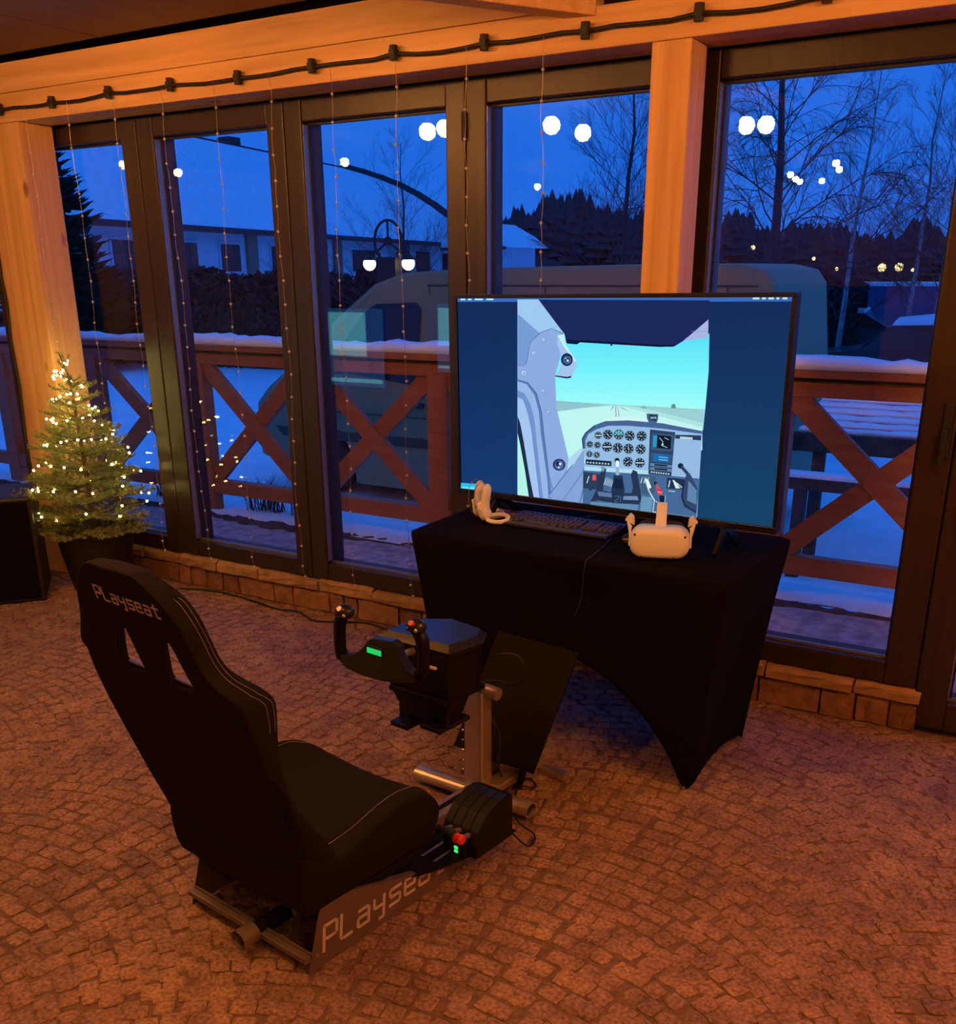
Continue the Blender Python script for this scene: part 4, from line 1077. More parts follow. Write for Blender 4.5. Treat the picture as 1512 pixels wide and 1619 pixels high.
# pilot's yoke
P5([(600, 1480), (640, 1400), (660, 1310), (690, 1230), (712, 1250), (700, 1320), (680, 1400), (740, 1412), (840, 1420), (890, 1420), (900, 1380), (884, 1290), (900, 1256), (930, 1270), (940, 1340), (952, 1400), (960, 1470), (940, 1500), (800, 1490), (700, 1480), (660, 1470)], (38, 54, 84))
P5([(650, 1408), (760, 1420), (760, 1450), (660, 1440)], (92, 122, 160)); P5([(830, 1440), (930, 1440), (940, 1470), (830, 1466)], (110, 142, 182))
P5([(672, 1240), (690, 1228), (704, 1245), (690, 1275)], (120, 160, 186))
C5(788, 1190, 18, (16, 22, 44)); P5([(778, 1190), (800, 1190), (803, 1300), (778, 1300)], (150, 180, 205)); P5([(780, 1195), (800, 1195), (802, 1235), (780, 1235)], (230, 250, 250))
P5([(765, 1292), (826, 1296), (842, 1400), (818, 1510), (756, 1500), (748, 1400)], (34, 50, 80)); P5([(772, 1318), (822, 1322), (830, 1390), (760, 1386)], (24, 36, 62))
L5([(770, 1440), (800, 1442), (798, 1458), (772, 1470), (774, 1484), (796, 1480)], 4, (80, 110, 140)); L5([(804, 1440), (814, 1442), (810, 1484)], 4, (80, 110, 140))
# throttle, mixture
P5([(945, 1290), (1060, 1300), (1052, 1430), (960, 1420)], (62, 92, 124))
for k in range(3): L5([(965+k*22, 1310), (955+k*22, 1350)], 7, (186, 214, 226)); C5(966+k*22, 1312, 9, (110, 136, 156), 8)
L5([(985, 1320), (1010, 1400), (1050, 1470)], 9, (200, 226, 236)); P5([(985, 1310), (1010, 1330), (1030, 1380), (1010, 1390)], (226, 242, 244))
C5(1060, 1350, 12, (20, 26, 46)); P5([(1060, 1345), (1080, 1372), (1110, 1412), (1096, 1432), (1076, 1430), (1066, 1390)], (240, 66, 66)); L5([(1072, 1392), (1100, 1400)], 5, (150, 30, 44)); L5([(1074, 1412), (1104, 1416)], 5, (250, 160, 150))
P5([(1086, 1434), (1122, 1440), (1122, 1510), (1090, 1506)], (18, 32, 60)); L5([(1128, 1436), (1122, 1508)], 4, (170, 210, 225))
L5([(1050, 1470), (1040, 1552)], 5, (206, 236, 244)); L5([(1040, 1552), (1075, 1556)], 5, (206, 236, 244)); L5([(1050, 1470), (1080, 1490)], 4, (206, 236, 244))
P5([(1140, 1310), (1262, 1322), (1256, 1396), (1136, 1386)], (34, 50, 80)); L5([(1160, 1330), (1150, 1378)], 7, (206, 230, 238)); P5([(1178, 1326), (1192, 1330), (1232, 1386), (1200, 1386)], (216, 240, 240))
for k in range(5): L5([(1206, 1345), (1200+k*14, 1385)], 3, (206, 230, 238))
L5([(1150, 1404), (1196, 1408)], 6, (170, 210, 225))
# copilot's yoke
C5(1235, 1228, 20, (24, 36, 62)); L5([(1240, 1232), (1290, 1290)], 22, (44, 62, 100)); P5([(1275, 1290), (1300, 1280), (1352, 1380), (1345, 1560), (1262, 1520), (1240, 1460), (1262, 1330)], (50, 72, 108)); P5([(1290, 1330), (1348, 1400), (1345, 1500), (1280, 1470)], (96, 132, 170))
L5([(1262, 1330), (1244, 1440), (1262, 1500), (1345, 1556)], 12, (30, 44, 76))
P5([(600, 1480), (940, 1500), (930, 1560), (600, 1530)], (96, 140, 176)); P5([(960, 1440), (1040, 1450), (1030, 1560), (950, 1550)], (104, 152, 186))
# status box bottom left
def zt(x, y): return hit(700+x/2.607, 440+y/2.607)
poly_uv([zt(80, 842), zt(176, 848), zt(184, 858), zt(184, 888), zt(80, 878)], (40, 190, 232))
poly_uv([zt(82, 856), zt(150, 861), zt(150, 870), zt(82, 865)], (100, 226, 240))
me = bpy.data.meshes.new('screen_picture'); me.from_pydata([tuple(p-Vector(tv.location)) for p in PV], [], PF)
ca = me.color_attributes.new('Col', 'FLOAT_COLOR', 'POINT')
flat = []
for c in PC: flat += list(c)
ca.data.foreach_set('color', flat)
m = bpy.data.materials.new('screen_light'); m.use_nodes = True; t_ = m.node_tree; t_.nodes.clear()
e = t_.nodes.new('ShaderNodeEmission'); a_ = t_.nodes.new('ShaderNodeVertexColor'); a_.layer_name = 'Col'; o_ = t_.nodes.new('ShaderNodeOutputMaterial')
t_.links.new(a_.outputs[0], e.inputs[0]); t_.links.new(e.outputs[0], o_.inputs[0]); me.materials.append(m)
link('screen_picture', me, tv)

# ================================================================== THINGS ON THE TABLE
kb = thing('keyboard', 'black computer keyboard lying in front of the television', 'keyboard', (-1.54, 3.145, .757), math.radians(-2))
MB().prism([(-.085, 0), (.085, 0), (.085, .022), (-.085, .010)], -.215, .215, 'x').build('case', M['plastic2'], kb, world=False, bevel=.003)
MB().prism([(-.083, .0105), (-.062, .0120), (-.062, .0135), (-.083, .0115)], -.212, .212, 'x').build('front_edge', M['keys'], kb, world=False)
def kmesh(w):
    b = MB(); h = .007; t = .82
    x, y = w/2, .0078
    b.add([(-x, -y, 0), (x, -y, 0), (x, y, 0), (-x, y, 0), (-x*t, -y*t, h), (x*t, -y*t, h), (x*t, y*t, h), (-x*t, y*t, h)], [(4, 5, 6, 7), (0, 1, 5, 4), (1, 2, 6, 5), (2, 3, 7, 6), (3, 0, 4, 7)])
    return b.mesh('key', M['keys'], fixn=False)
km = {w: kmesh(w) for w in (.0165, .025, .036, .105)}
tiltk = math.atan(.012/.17)
def key(x, y, w): link('key', km[w], kb, Matrix.Translation((x, y, .016+.0706*y+.0002)) @ Matrix.Rotation(tiltk, 4, 'X'))
for r_ in range(5):
    y = .058-r_*.0185-.008
    for c_ in range(15): key(-.196+c_*.0187+(r_ % 2)*.003, y, .0165)
    for c_ in range(3): key(.098+c_*.0187, y, .0165)
    for c_ in range(3): key(.162+c_*.0187, y, .0165)
for x, w in ((-.19, .025), (-.163, .0165), (-.085, .105), (-.01, .025), (.02, .0165), (.045, .0165)): key(x, -.0455-.003, w)

ms = thing('computer_mouse', 'black computer mouse partly behind the white headset', 'mouse', (-1.232, 3.095, .757), math.radians(30))
b = MB(); P = []
for i in range(9):
    a = i/8; x = -.058+.116*a; wd = .031*math.sin(PI*min(1, a*.9+.08))**.5; hh = .036*math.sin(PI*(a*.86+.1))**.8
    P.append([(x, wd*math.cos(q*PI/8)*1.0, max(0, hh*math.sin(q*PI/8))) for q in range(9)])
b.grid(P); b.f.append(list(range(9))); b.m.append(0); b.f.append([72+q for q in range(9)]); b.m.append(0)
b.build('shell', M['plastic2'], ms, smooth=True, world=False, sub=1)
MB().tube([(.03, 0, .030), (.045, 0, .024)], .004, 8).build('scroll_wheel', M['steel'], ms, world=False)

# VR headset
hs = thing('vr_headset', 'white virtual reality headset standing on the right of the table', 'headset', (-1.098, 2.95, .757), math.atan2(1.098, 2.95)+math.radians(-1))
def rrect(w, h, r, n=6):
    pts = []
    for (cx_, cy_, a0) in ((w/2-r, h/2-r, 0), (-w/2+r, h/2-r, 90), (-w/2+r, -h/2+r, 180), (w/2-r, -h/2+r, 270)):
        for k in range(n+1): a = math.radians(a0+90*k/n); pts.append((cx_+r*math.cos(a), cy_+r*math.sin(a)))
    return pts
b = MB(); P = []
for (y, w, h, r, dz) in ((-.052, .150, .062, .030, 0), (-.050, .165, .076, .034, 0), (-.044, .178, .088, .038, 0), (-.034, .186, .095, .041, 0), (-.01, .190, .098, .042, 0), (.03, .188, .096, .040, .001)):
    P.append([(x, y, .050+dz+z) for x, z in rrect(w, h, r)])
b.grid(P, closed_u=True); n = len(P[0]); b.f.append(list(range(n))); b.m.append(0); b.f.append([5*n+k for k in range(n)]); b.m.append(0)
b.build('visor', M['white'], hs, smooth=True, world=False)
for (x, z) in ((-.078, .080), (.078, .078), (-.055, .010), (.048, .008)):
    MB().ball((x, -.046, z), .0042, 8, 6).build('camera_eye', M['seal'], hs, world=False)
b = MB(); P = []
for (y, w, h, r) in ((.03, .176, .088, .038), (.06, .168, .090, .036), (.075, .160, .098, .034)):
    P.append([(x, y, .052+z*(1.0)) for x, z in rrect(w, h, r)])
b.grid(P, closed_u=True); b.build('face_foam', M['foam'], hs, smooth=True, world=False)
for sg in (-1, 1):
    b = MB()
    b.add([(sg*.092, .0, .030), (sg*.100, .0, .030), (sg*.100, .02, .085), (sg*.092, .02, .090), (sg*.094, .07, .060), (sg*.100, .07, .055), (sg*.100, .085, .110), (sg*.112, .06, .100)],
          [(0, 1, 2, 3), (1, 5, 6, 2), (0, 4, 5, 1), (3, 2, 6, 7), (0, 3, 7, 4), (4, 7, 6, 5)])
    b.build('side_strap', M['white'], hs, world=False, bevel=.002)
    MB().prism([(sg*.085, .085), (sg*.118, .100), (sg*.100, .122), (sg*.088, .112)], .055, .085, 'y').build('strap_joint', M['white'], hs, world=False, bevel=.003)
b = MB(); P = []
for (y, z, w) in ((.0, .098, .034), (.02, .110, .034), (.045, .130, .033), (.070, .153, .032), (.090, .158, .031), (.108, .150, .030), (.122, .11, .03), (.126, .06, .03)):
    P.append([(-w/2, y, z), (w/2, y, z), (w/2, y+.001, z-.003), (-w/2, y+.001, z-.003)])
b.grid(P, closed_u=True); b.build('top_strap', M['white'], hs, smooth=False, world=False)
b = MB(); P = []
for k in range(13):
    a = PI*k/12; x = .10*math.cos(a); y = .06+.07*math.sin(a)
    P.append([(x, y, .05), (x*1.02, y*1.01, .05), (x*1.02, y*1.01, .078), (x, y, .078)])
b.grid(P, closed_u=True); b.build('rear_strap', M['foam'], hs, smooth=False, world=False)

# two motion controllers standing at the left
def controller(x, y, rz, label, ring=True, lean=0):
    t = thing('motion_controller', label, 'controller', (x, y, .757), rz, 'motion controllers at the left end of the table')
    b = MB(); b.tube([(.028+.040*math.cos(2*PI*k/26), .036*math.sin(2*PI*k/26), .016+.006*math.sin(2*PI*k/26)) for k in range(26)], .0085, 8, closed=True)
    b.build('tracking_ring', M['white'], t, smooth=True, world=False)
    b = MB(); b.tube([(-.012, 0, .014), (-.020, 0, .030), (-.024, 0, .050), (-.020, 0, .075), (-.016+lean*.5, 0, .100), (-.012+lean, 0, .128), (-.010+lean, 0, .140)], [.022, .025, .021, .017, .017, .0155, .007], 12)
    b.build('grip', M['white'], t, smooth=True, world=False)
    b = MB(); b.tube([(-.020, -.012, .040), (-.038, -.016, .052), (-.042, -.010, .068), (-.030, -.004, .072)], [.007, .008, .008, .006], 8)
    b.build('trigger', M['white'], t, smooth=True, world=False)
    b = MB(); b.tube([(-.01+lean, 0, .138), (-.035, -.006, .150), (-.056, -.010, .125), (-.060, -.012, .080), (-.052, -.010, .035), (-.046, -.008, .020)], .0014, 5)
    b.build('wrist_cord', M['wire'], t, smooth=True, world=False)
    return t
controller(-1.806, 3.085, math.radians(15), 'white motion controller nearer the keyboard, ring resting on the table')
controller(-1.862, 3.135, math.radians(35), 'white motion controller at the far left of the table, behind the other', lean=-.004)
o = MB().bb(-1.86, 3.215, .757, -1.74, 3.27, .764).build('card_packet', M['redpiece'], bevel=.001); tag(o, 'small orange-brown packet lying under the television', 'packet')
o = MB().tube(catmull([(-1.86, 3.36, .765), (-1.75, 3.20, .763), (-1.66, 3.22, .763), (-1.55, 3.265, .763), (-1.5, 3.34, .763)]), .0035, 6).build('tangled_cable', M['cable']); tag(o, 'black cable lying on the table behind the keyboard', 'cable')

# ================================================================== STRINGS ON THE BEAM
fs = thing('festoon_cable', 'dark festoon cable with empty sockets running along the beam', 'cable', (-3, 3.485, 2.385))
pts = []; sk = []
x = -7.2
k = 0
while x < 0.8:
    pts.append(Vector((x, 3.482, 2.386+.006*math.sin(k*1.7)))); sk.append(pts[-1])
    for q in (1, 2, 3): pts.append(Vector((x+q*.1, 3.484, 2.386-.006*(1 if q == 2 else .7)+.004*math.sin(k*2.3+q))))
    x += .3955; k += 1
MB().tube(pts, .0075, 7).build('cable', M['cable'], fs, smooth=True)
for p in sk:
    b = MB(); b.tube([p+Vector((0, -.006, -.024)), p+Vector((0, -.006, .026))], .016, 9); b.bb(p.x-.012, p.y-.022, p.z-.012, p.x+.012, p.y+.01, p.z+.012)
    b.build('socket', M['cable'], fs)
o = MB().tube([(-5.02, 3.485, 2.30), (-5.03, 3.49, 1.9), (-5.045, 3.49, 1.6), (-5.03, 3.488, 1.48), (-5.05, 3.49, 1.3), (-5.035, 3.488, 1.05), (-5.06, 3.49, .75), (-5.05, 3.488, .55), (-5.06, 3.49, .3)], .008, 7).build('hanging_cable', M['cable'], smooth=True)
tag(o, 'dark cable hanging down the left pine post', 'cable')
bead = bmesh.new(); bmesh.ops.create_icosphere(bead, subdivisions=1, radius=.0066)
bme = bpy.data.meshes.new('led_bead'); bead.to_mesh(bme); bead.free(); bme.materials.append(M['offled'])
places = ['just right of the left pine post', 'second from the left pine post', 'third from the left pine post', 'fourth from the left pine post', 'in the middle of the second window', 'at the right edge of the second window', 'at the left edge of the third window', 'in the middle of the third window', 'in front of the hinged frame post left of the television', 'fifth window, nearest the pine post']
rb = random.Random(9)
for i in range(10):
    x0 = -4.640+i*.3130
    t = thing('light_string', 'unlit beaded light string hanging %s' % places[i], 'light string', (x0, 3.478, 2.37), group='unlit light strings hanging from the beam')
    pts = [Vector((x0, 3.478, 2.38))]; z = 2.28; beads = []
    ph = rb.uniform(0, 6)
    zend = .27 if i < 8 else .30
    while z > zend:
        p = Vector((x0+.006*math.sin(z*5+ph)+.004*math.sin(z*17), 3.476+.004*math.sin(z*6+ph), z)); pts.append(p); beads.append(p); z -= .0985
    pts.append(pts[-1]+Vector((.012, 0, -.05)))
    pts2 = []
    for a, c in zip(pts, pts[1:]): pts2 += [a, a.lerp(c, .5)+Vector((rb.uniform(-.004, .004), 0, 0))]
    pts2.append(pts[-1])
    MB().tube(pts2, .0010, 4).build('wire', M['wire'], t)
    for p in beads+[pts[-1]]: link('led_bead', bme, t, Matrix.Translation(p-Vector(t.location)))

# ================================================================== POTTED SPRUCE WITH LIT FAIRY LIGHTS
sp = thing('potted_spruce', 'small potted spruce wrapped in lit fairy lights beside the left post', 'plant', (-4.485, 3.42, 0))
SX, SY = -4.485, 3.42
b = MB(); b.lathe([(.001, .0), (.135, .0), (.145, .01), (.205, .33), (.225, .335), (.225, .355), (.205, .355), (.19, .30), (.001, .30)], (SX, SY, 0), 32)
b.build('pot', M['pot'], sp, smooth=False, bevel=0)
MB().tube([(SX, SY, .29), (SX-.005, SY, .7), (SX-.03, SY, 1.12), (SX-.085, SY, 1.24)], [.016, .012, .006, .003], 8).build('trunk', M['bark'], sp)
rq = random.Random(17)
br = MB(); nd = MB(); tips = []
def needles(p, q, n, l):
    d = (q-p).normalized(); a = d.orthogonal().normalized(); c = d.cross(a)
    for k in range(n):
        f = (k+rq.random())/n; o_ = p.lerp(q, f); an = rq.uniform(0, 2*PI)
        dirn = (d*rq.uniform(.35, .8)+(a*math.cos(an)+c*math.sin(an))).normalized(); e_ = o_+dirn*l*rq.uniform(.7, 1.15)
        s_ = dirn.cross(Vector((rq.uniform(-1, 1), rq.uniform(-1, 1), rq.uniform(-1, 1)))).normalized()*.0014
        nd.add([o_-s_, o_+s_, e_], [(0, 1, 2)])
def branch(o_, d, L_, lev):
    n = 4; pts = [o_]; dd = d.copy()
    for i in range(n):
        dd = (dd+Vector((rq.uniform(-.07, .07), rq.uniform(-.07, .07), .045))).normalized(); pts.append(pts[-1]+dd*L_/n)
    br.tube(pts, [.0035*(1-.7*i/n)*(1 if lev == 0 else .6) for i in range(n+1)], 4, caps=False)
    for a, c in zip(pts, pts[1:]): needles(a, c, int(165*L_/n/.1*.42)+3, .017)
    tips.append(pts[-1])
    if lev < 2:
        m = int(L_/.033) if lev == 0 else int(L_/.045)
        for k in range(m):
            f = .22+.75*(k+.5)/m; i = min(int(f*n), n-1); p = pts[i].lerp(pts[i+1], f*n-i); sg = 1 if k % 2 else -1
            side = dd.cross(Vector((0, 0, 1))).normalized()*sg
            branch(p, (dd*.75+side*.75+Vector((0, 0, rq.uniform(-.18, .22)))).normalized(), L_*(1-f)*.5+.03, lev+1)
prof_s = [(.32, .33), (.40, .37), (.50, .36), (.58, .31), (.66, .29), (.74, .26), (.82, .21), (.90, .17), (.97, .13), (1.04, .10), (1.10, .06)]
for li, (z, r_) in enumerate(prof_s):
    nn = 10 if z < .6 else (8 if z < .9 else 5)
    for k in range(nn):
        a = 2*PI*(k+.5*(li % 2))/nn+rq.uniform(-.18, .18)
        up = -.05+.45*(z-.3)
        cx_ = SX-.03*max(0, z-.7)
        if math.sin(a) > .75 and r_ > .28: rr_ = .26
        else: rr_ = r_
        branch(Vector((cx_, SY, z+rq.uniform(-.02, .02))), Vector((math.cos(a), math.sin(a), up)).normalized(), rr_*rq.uniform(.85, 1.08), 0)
branch(Vector((SX-.03, SY, 1.10)), Vector((-.25, 0, 1)).normalized(), .15, 1)
br.build('branches', M['bark'], sp)
o = nd.build('needles', M['needle'], sp, fixn=False); tag(o, kind='stuff')
fl = thing('fairy_lights', 'lit yellow fairy light string wound around the potted spruce', 'lights', (SX, SY, .4))
lm = bmesh.new(); bmesh.ops.create_icosphere(lm, subdivisions=1, radius=.0058)
lme = bpy.data.meshes.new('fairy_bulb'); lm.to_mesh(lme); lm.free(); lme.materials.append(M['fairy'])
wp = []
NL = 96
for k in range(NL):
    f = k/(NL-1); z = .40+.80*f**.95
    rad = 0
    for (a, c) in zip(prof_s, prof_s[1:]):
        if a[0] <= z <= c[0]: rad = a[1]+(c[1]-a[1])*(z-a[0])/(c[0]-a[0])
    if z > 1.10: rad = .05
    an = -2.6+k*.44+rq.uniform(-.12, .12)
    rad *= rq.uniform(.72, .95)
    p = Vector((SX-.05*max(0, z-.7)*2+rad*math.cos(an), SY+min(rad, .27)*math.sin(an), z+rq.uniform(-.02, .02)+.05*rad))
    if z > 1.08: p.x -= .05
    wp.append(p)
for p in wp: link('fairy_bulb', lme, fl, Matrix.Translation(p-Vector(fl.location)))
MB().tube(wp, .0014, 4).build('wire', M['cable'], fl)

# black cabinet at the left edge
cb = thing('floor_speaker', 'black box-shaped floor speaker at the left edge below the post', 'speaker', (-4.62, 3.02, 0), math.radians(50))
MB().bb(-.50, .0, .0, .115, .42, .555).build('cabinet', M['pot'], cb, world=False, bevel=.012)
MB().bb(-.48, -.006, .02, .095, -.0005, .535).build('front_grille', M['cloth'], cb, world=False, bevel=.004)

# cord along the plinth
pc = [(-4.08, 3.60), (-3.93, 3.655), (-3.75, 3.66), (-3.55, 3.635), (-3.38, 3.60), (-3.25, 3.62), (-3.10, 3.555), (-2.98, 3.60), (-2.85, 3.655), (-2.70, 3.63), (-2.55, 3.60), (-2.35, 3.55), (-2.1, 3.45)]
o = MB().tube(catmull([(x, y, .007) for x, y in pc]), .0045, 6).build('power_cord', M['cable'], smooth=True); tag(o, 'black power cord running along the floor by the plinth', 'cable')

# ================================================================== DRIVING SEAT RIG
RO = Vector((-1.63, 1.53, 0)); RA = -math.radians(7.8)
rig = thing('racing_seat_rig', 'black racing bucket seat on a metal frame facing the television', 'seat', tuple(RO), RA)
def interp(tbl, z):
    if z <= tbl[0][0]: return tbl[0][1]
    for a, c in zip(tbl, tbl[1:]):
        if a[0] <= z <= c[0]: return a[1]+(c[1]-a[1])*(z-a[0])/(c[0]-a[0])
    return tbl[-1][1]
BY = [(.15, .03), (.2, .015), (.3, -.015), (.4, -.05), (.5, -.08), (.6, -.112), (.7, -.142), (.77, -.160), (.81, -.172), (.9, -.19), (1.0, -.22), (1.05, -.235)]
def back_y(z): return interp(BY, z)
WT = [(.15, .243), (.2, .253), (.3, .265), (.4, .275), (.5, .286), (.6, .295), (.7, .300), (.775, .298), (.80, .285), (.815, .255), (.835, .224), (.86, .208), (.9, .198), (.95, .190), (.98, .172), (1.01, .145), (1.035, .112), (1.048, .08)]
WTL = [(.15, .243), (.2, .253), (.3, .265), (.4, .275), (.5, .287), (.6, .297), (.7, .302), (.76, .300), (.80, .286), (.84, .262), (.87, .242), (.9, .226), (.95, .202), (.98, .178), (1.01, .148), (1.035, .112), (1.048, .08)]
DT = [(.15, .10), (.2, .10), (.3, .085), (.4, .065), (.5, .055), (.6, .058), (.66, .068), (.72, .095), (.77, .108), (.80, .095), (.83, .062), (.9, .06), (1.0, .065), (1.05, .04)]  # depth at the side edge
zs = [.150, .165, .22, .30, .40, .50, .60, .68, .735, .766, .784, .805, .835, .868, .892, .905, .955, .995, 1.025, 1.042, 1.050]
ss = [-1, -.95, -.80, -.60, -.565, -.52, -.27, -.225, -.18, 0, .18, .225, .27, .52, .565, .60, .80, .95, 1]
def back_pt(s_, z, face):
    """face 0 = rear shell, 1 = front padding"""
    w = interp(WT if s_ > 0 else WTL, z); g = max(0, (abs(s_)-.55)/.45); g = g*g*(3-2*g)
    d_ = interp(DT, z); tc_ = interp([(.70, .055), (.77, .028), (.905, .028), (.96, .055)], z)
    y = back_y(z)+.012*g*(z < .8)
    if face: y = back_y(z)+tc_*(1-g)+d_*g
    return (s_*w-.020*g-.004, y, z)
nr, nc = len(zs), len(ss)
HI = [j for j in range(nc-1) if .26 < abs((ss[j]+ss[j+1])/2) < .52 and abs(ss[j]) < .53 and abs(ss[j+1]) < .53]
HR = [i for i in range(nr-1) if .785 < (zs[i]+zs[i+1])/2 < .892]
b = MB()
for face in (0, 1):
    for z in zs:
        for s_ in ss:
            x, y, zz = back_pt(s_, z, face)
            # holes narrow towards the top
            if .76 < z < .91 and .1 < abs(s_) < .61:
                k_ = min(1, max(0, (z-.784)/.108)); xi_ = .040+.026*k_-.012*face; xo_ = .137-.040*k_+.010*face
                x = math.copysign({.18: xi_-.02, .225: xi_-.010, .27: xi_, .52: xo_, .565: xo_+.010, .60: xo_+.022}[abs(s_)], s_)
            b.v.append(Vector((x, y, zz)))
def vid(f, i, j): return f*nr*nc+i*nc+j
for f in (0, 1):
    for i in range(nr-1):
        for j in range(nc-1):
            if i in HR and j in HI: continue
            q = [vid(f, i, j), vid(f, i, j+1), vid(f, i+1, j+1), vid(f, i+1, j)]
            b.f.append(q if f == 0 else q[::-1]); b.m.append(0)
for i in range(nr-1):
    for j in (0, nc-1):
        b.f.append([vid(0, i, j), vid(0, i+1, j), vid(1, i+1, j), vid(1, i, j)]); b.m.append(0)
for j in range(nc-1):
    for i in (0, nr-1):
        b.f.append([vid(0, i, j), vid(1, i, j), vid(1, i, j+1), vid(0, i, j+1)]); b.m.append(0)
if HR and HI:
    i0, i1 = HR[0], HR[-1]+1
    groups = []
    for j in HI:
        if groups and groups[-1][-1] == j-1: groups[-1].append(j)
        else: groups.append([j])
    for gq in groups:
        j0, j1 = gq[0], gq[-1]+1
        for i in range(i0, i1):
            for j in (j0, j1): b.f.append([vid(0, i, j), vid(0, i+1, j), vid(1, i+1, j), vid(1, i, j)]); b.m.append(0)
        for j in range(j0, j1):
            for i in (i0, i1): b.f.append([vid(0, i, j), vid(0, i, j+1), vid(1, i, j+1), vid(1, i, j)]); b.m.append(0)
backrest = b.build('backrest', M['seatcloth'], rig, smooth=True, world=False, sub=2)
def snap(o, pts, off):
    dg = bpy.context.evaluated_depsgraph_get(); dg.update()
    bv = BVHTree.FromObject(o, dg); out = []
    for p in pts:
        co_, no_, _, _ = bv.find_nearest(Vector(p))
        out.append(co_+no_*off)
    return out
bpy.context.view_layer.update()
for dy in (.62, .84):
    for sg in (-1, 1):
        line = []
        for k in range(40):
            z = .70+.31*k/39
            a = Vector(back_pt(sg, z, 0)); c = Vector(back_pt(sg, z, 1))
            line.append(a.lerp(c, dy)+Vector((sg*.02, 0, 0)))
        MB().tube(snap(backrest, line, .0008), .0008, 5).build('stitching', M['stitch'], backrest, world=False)
# seat cushion: cage over x and y
xs_c = [-.272, -.262, -.225, -.185, -.15, 0, .15, .185, .225, .262, .272]
def cush_top(x, y):
    ax = abs(x)
    base = .285+.018*min(1, max(0, y/.45))
    pk = interp([(-.04, .40), (.06, .31), (.14, .315), (.22, .345), (.32, .372), (.40, .362), (.45, .325), (.49, .29)], y)
    if ax < .155: return base-(.015 if ax < .12 else 0)
    g = min(1, (ax-.155)/.07)
    z = base+(pk-base)*g
    if ax > .25: z -= .018
    return z
ys_c = [-.02, .03, .09, .15, .22, .29, .36, .42, .455, .482, .492]
b = MB()
tops = [[(x*(1-.05*(j > 7)-.06*(j > 9)-.0*i), y, cush_top(x, y)-(.012 if j == 9 else 0)-(.05 if j == 10 else 0)) for i, x in enumerate(xs_c)] for j, y in enumerate(ys_c)]
bots = [[(x*(.90 if abs(x) > .2 else 1), min(y, .45), .165+.0*j) for x in xs_c] for j, y in enumerate(ys_c)]
n1 = len(xs_c); n2 = len(ys_c)
for row in tops: b.v += [Vector(p) for p in row]
for row in bots: b.v += [Vector(p) for p in row]
def cid(f, j, i): return f*n1*n2+j*n1+i
for f in (0, 1):
    for j in range(n2-1):
        for i in range(n1-1):
            b.f.append([cid(f, j, i), cid(f, j, i+1), cid(f, j+1, i+1), cid(f, j+1, i)]); b.m.append(0)
for j in range(n2-1):
    for i in (0, n1-1): b.f.append([cid(0, j, i), cid(0, j+1, i), cid(1, j+1, i), cid(1, j, i)]); b.m.append(0)
for i in range(n1-1):
    for j in (0, n2-1): b.f.append([cid(0, j, i), cid(0, j, i+1), cid(1, j, i+1), cid(1, j, i)]); b.m.append(0)
cushion = b.build('seat_cushion', M['seatcloth'], rig, smooth=True, world=False, sub=2)
for sg in (-1, 1):
    line = []
    for k in range(36):
        f = k/35; y = .06+.40*f
        x = sg*(.200+.022*math.sin(PI*f)); line.append((x, y, cush_top(x, y)+.03))
    MB().tube(snap(cushion, line, .0009), .0010, 5).build('stitching', M['stitch'], cushion, world=False)
# lower shell joining backrest and cushion, side hip bolsters
for sg in (-1, 1):
    b = MB(); P = []
    for k in range(9):
        f = k/8; z = .19+.40*f
        yb_ = back_y(z)+.02; yf = interp([(.19, .16), (.3, .115), (.45, .01), (.6, -.07)], z)
        xo = sg*interp([(.15, .255), (.3, .268), (.5, .285), (.6, .295)], z); xi = sg*(abs(xo)-.055)
        P.append([(xo, yb_, z), (xo, yf-.02, z), ((xo+xi)/2, yf, z), (xi, yf-.02, z), (xi, yb_, z)])
    b.grid(P, closed_u=True); b.f.append(list(range(5))); b.m.append(0); b.f.append([40+k for k in range(5)]); b.m.append(0)
    b.build('hip_bolster', M['seatcloth'], rig, smooth=True, world=False, sub=2)
b = MB(); b.bb(-.225, .02, .150, .225, .46, .185); b.build('seat_pan', M['blacksteel'], rig, world=False, bevel=.006)
# harness grommet trims in the two slots
for sg in (-1, 1):
    p0 = Vector((sg*.045, back_y(.79), .79)); p1 = Vector((sg*.13, back_y(.79), .79))
    MB().bar(p0+Vector((0, .02, .0)), p1+Vector((0, .02, 0)), .012, .004).build('harness_slot_trim', M['steel'], backrest, world=False)
MB().bar((-.105, back_y(.17)-.002, .168), (.0, back_y(.17)-.002, .166), .003, .004).build('care_tag', M['print'], backrest, world=False)

# lettering: simple stroke font
FONT = {
 'P': [[(0, 0), (.10, 1), (.62, 1), (.72, .92), (.68, .52), (.60, .46), (.06, .46)]],
 'L': [[(.10, 1), (.0, .12), (.06, .03), (.55, .03)]],
 'a': [[(.12, .68), (.55, .68), (.64, .60), (.58, .03), (.10, .03), (.02, .10), (.05, .32), (.12, .38), (.60, .38)]],
 'Y': [[(.08, .70), (.05, .40), (.12, .33), (.50, .33)], [(.62, .70), (.52, -.20), (.30, -.20)]],
 'S': [[(.68, .68), (.14, .68), (.07, .60), (.09, .42), (.15, .36), (.56, .36), (.62, .28), (.60, .10), (.54, .03), (.02, .03)]],
 'e': [[(.06, .36), (.60, .36), (.62, .60), (.56, .68), (.14, .68), (.07, .60), (.03, .10), (.10, .03), (.58, .03)]],
 'T': [[(.05, .68), (.66, .68)], [(.36, .95), (.28, .10), (.34, .03), (.60, .03)]],
}
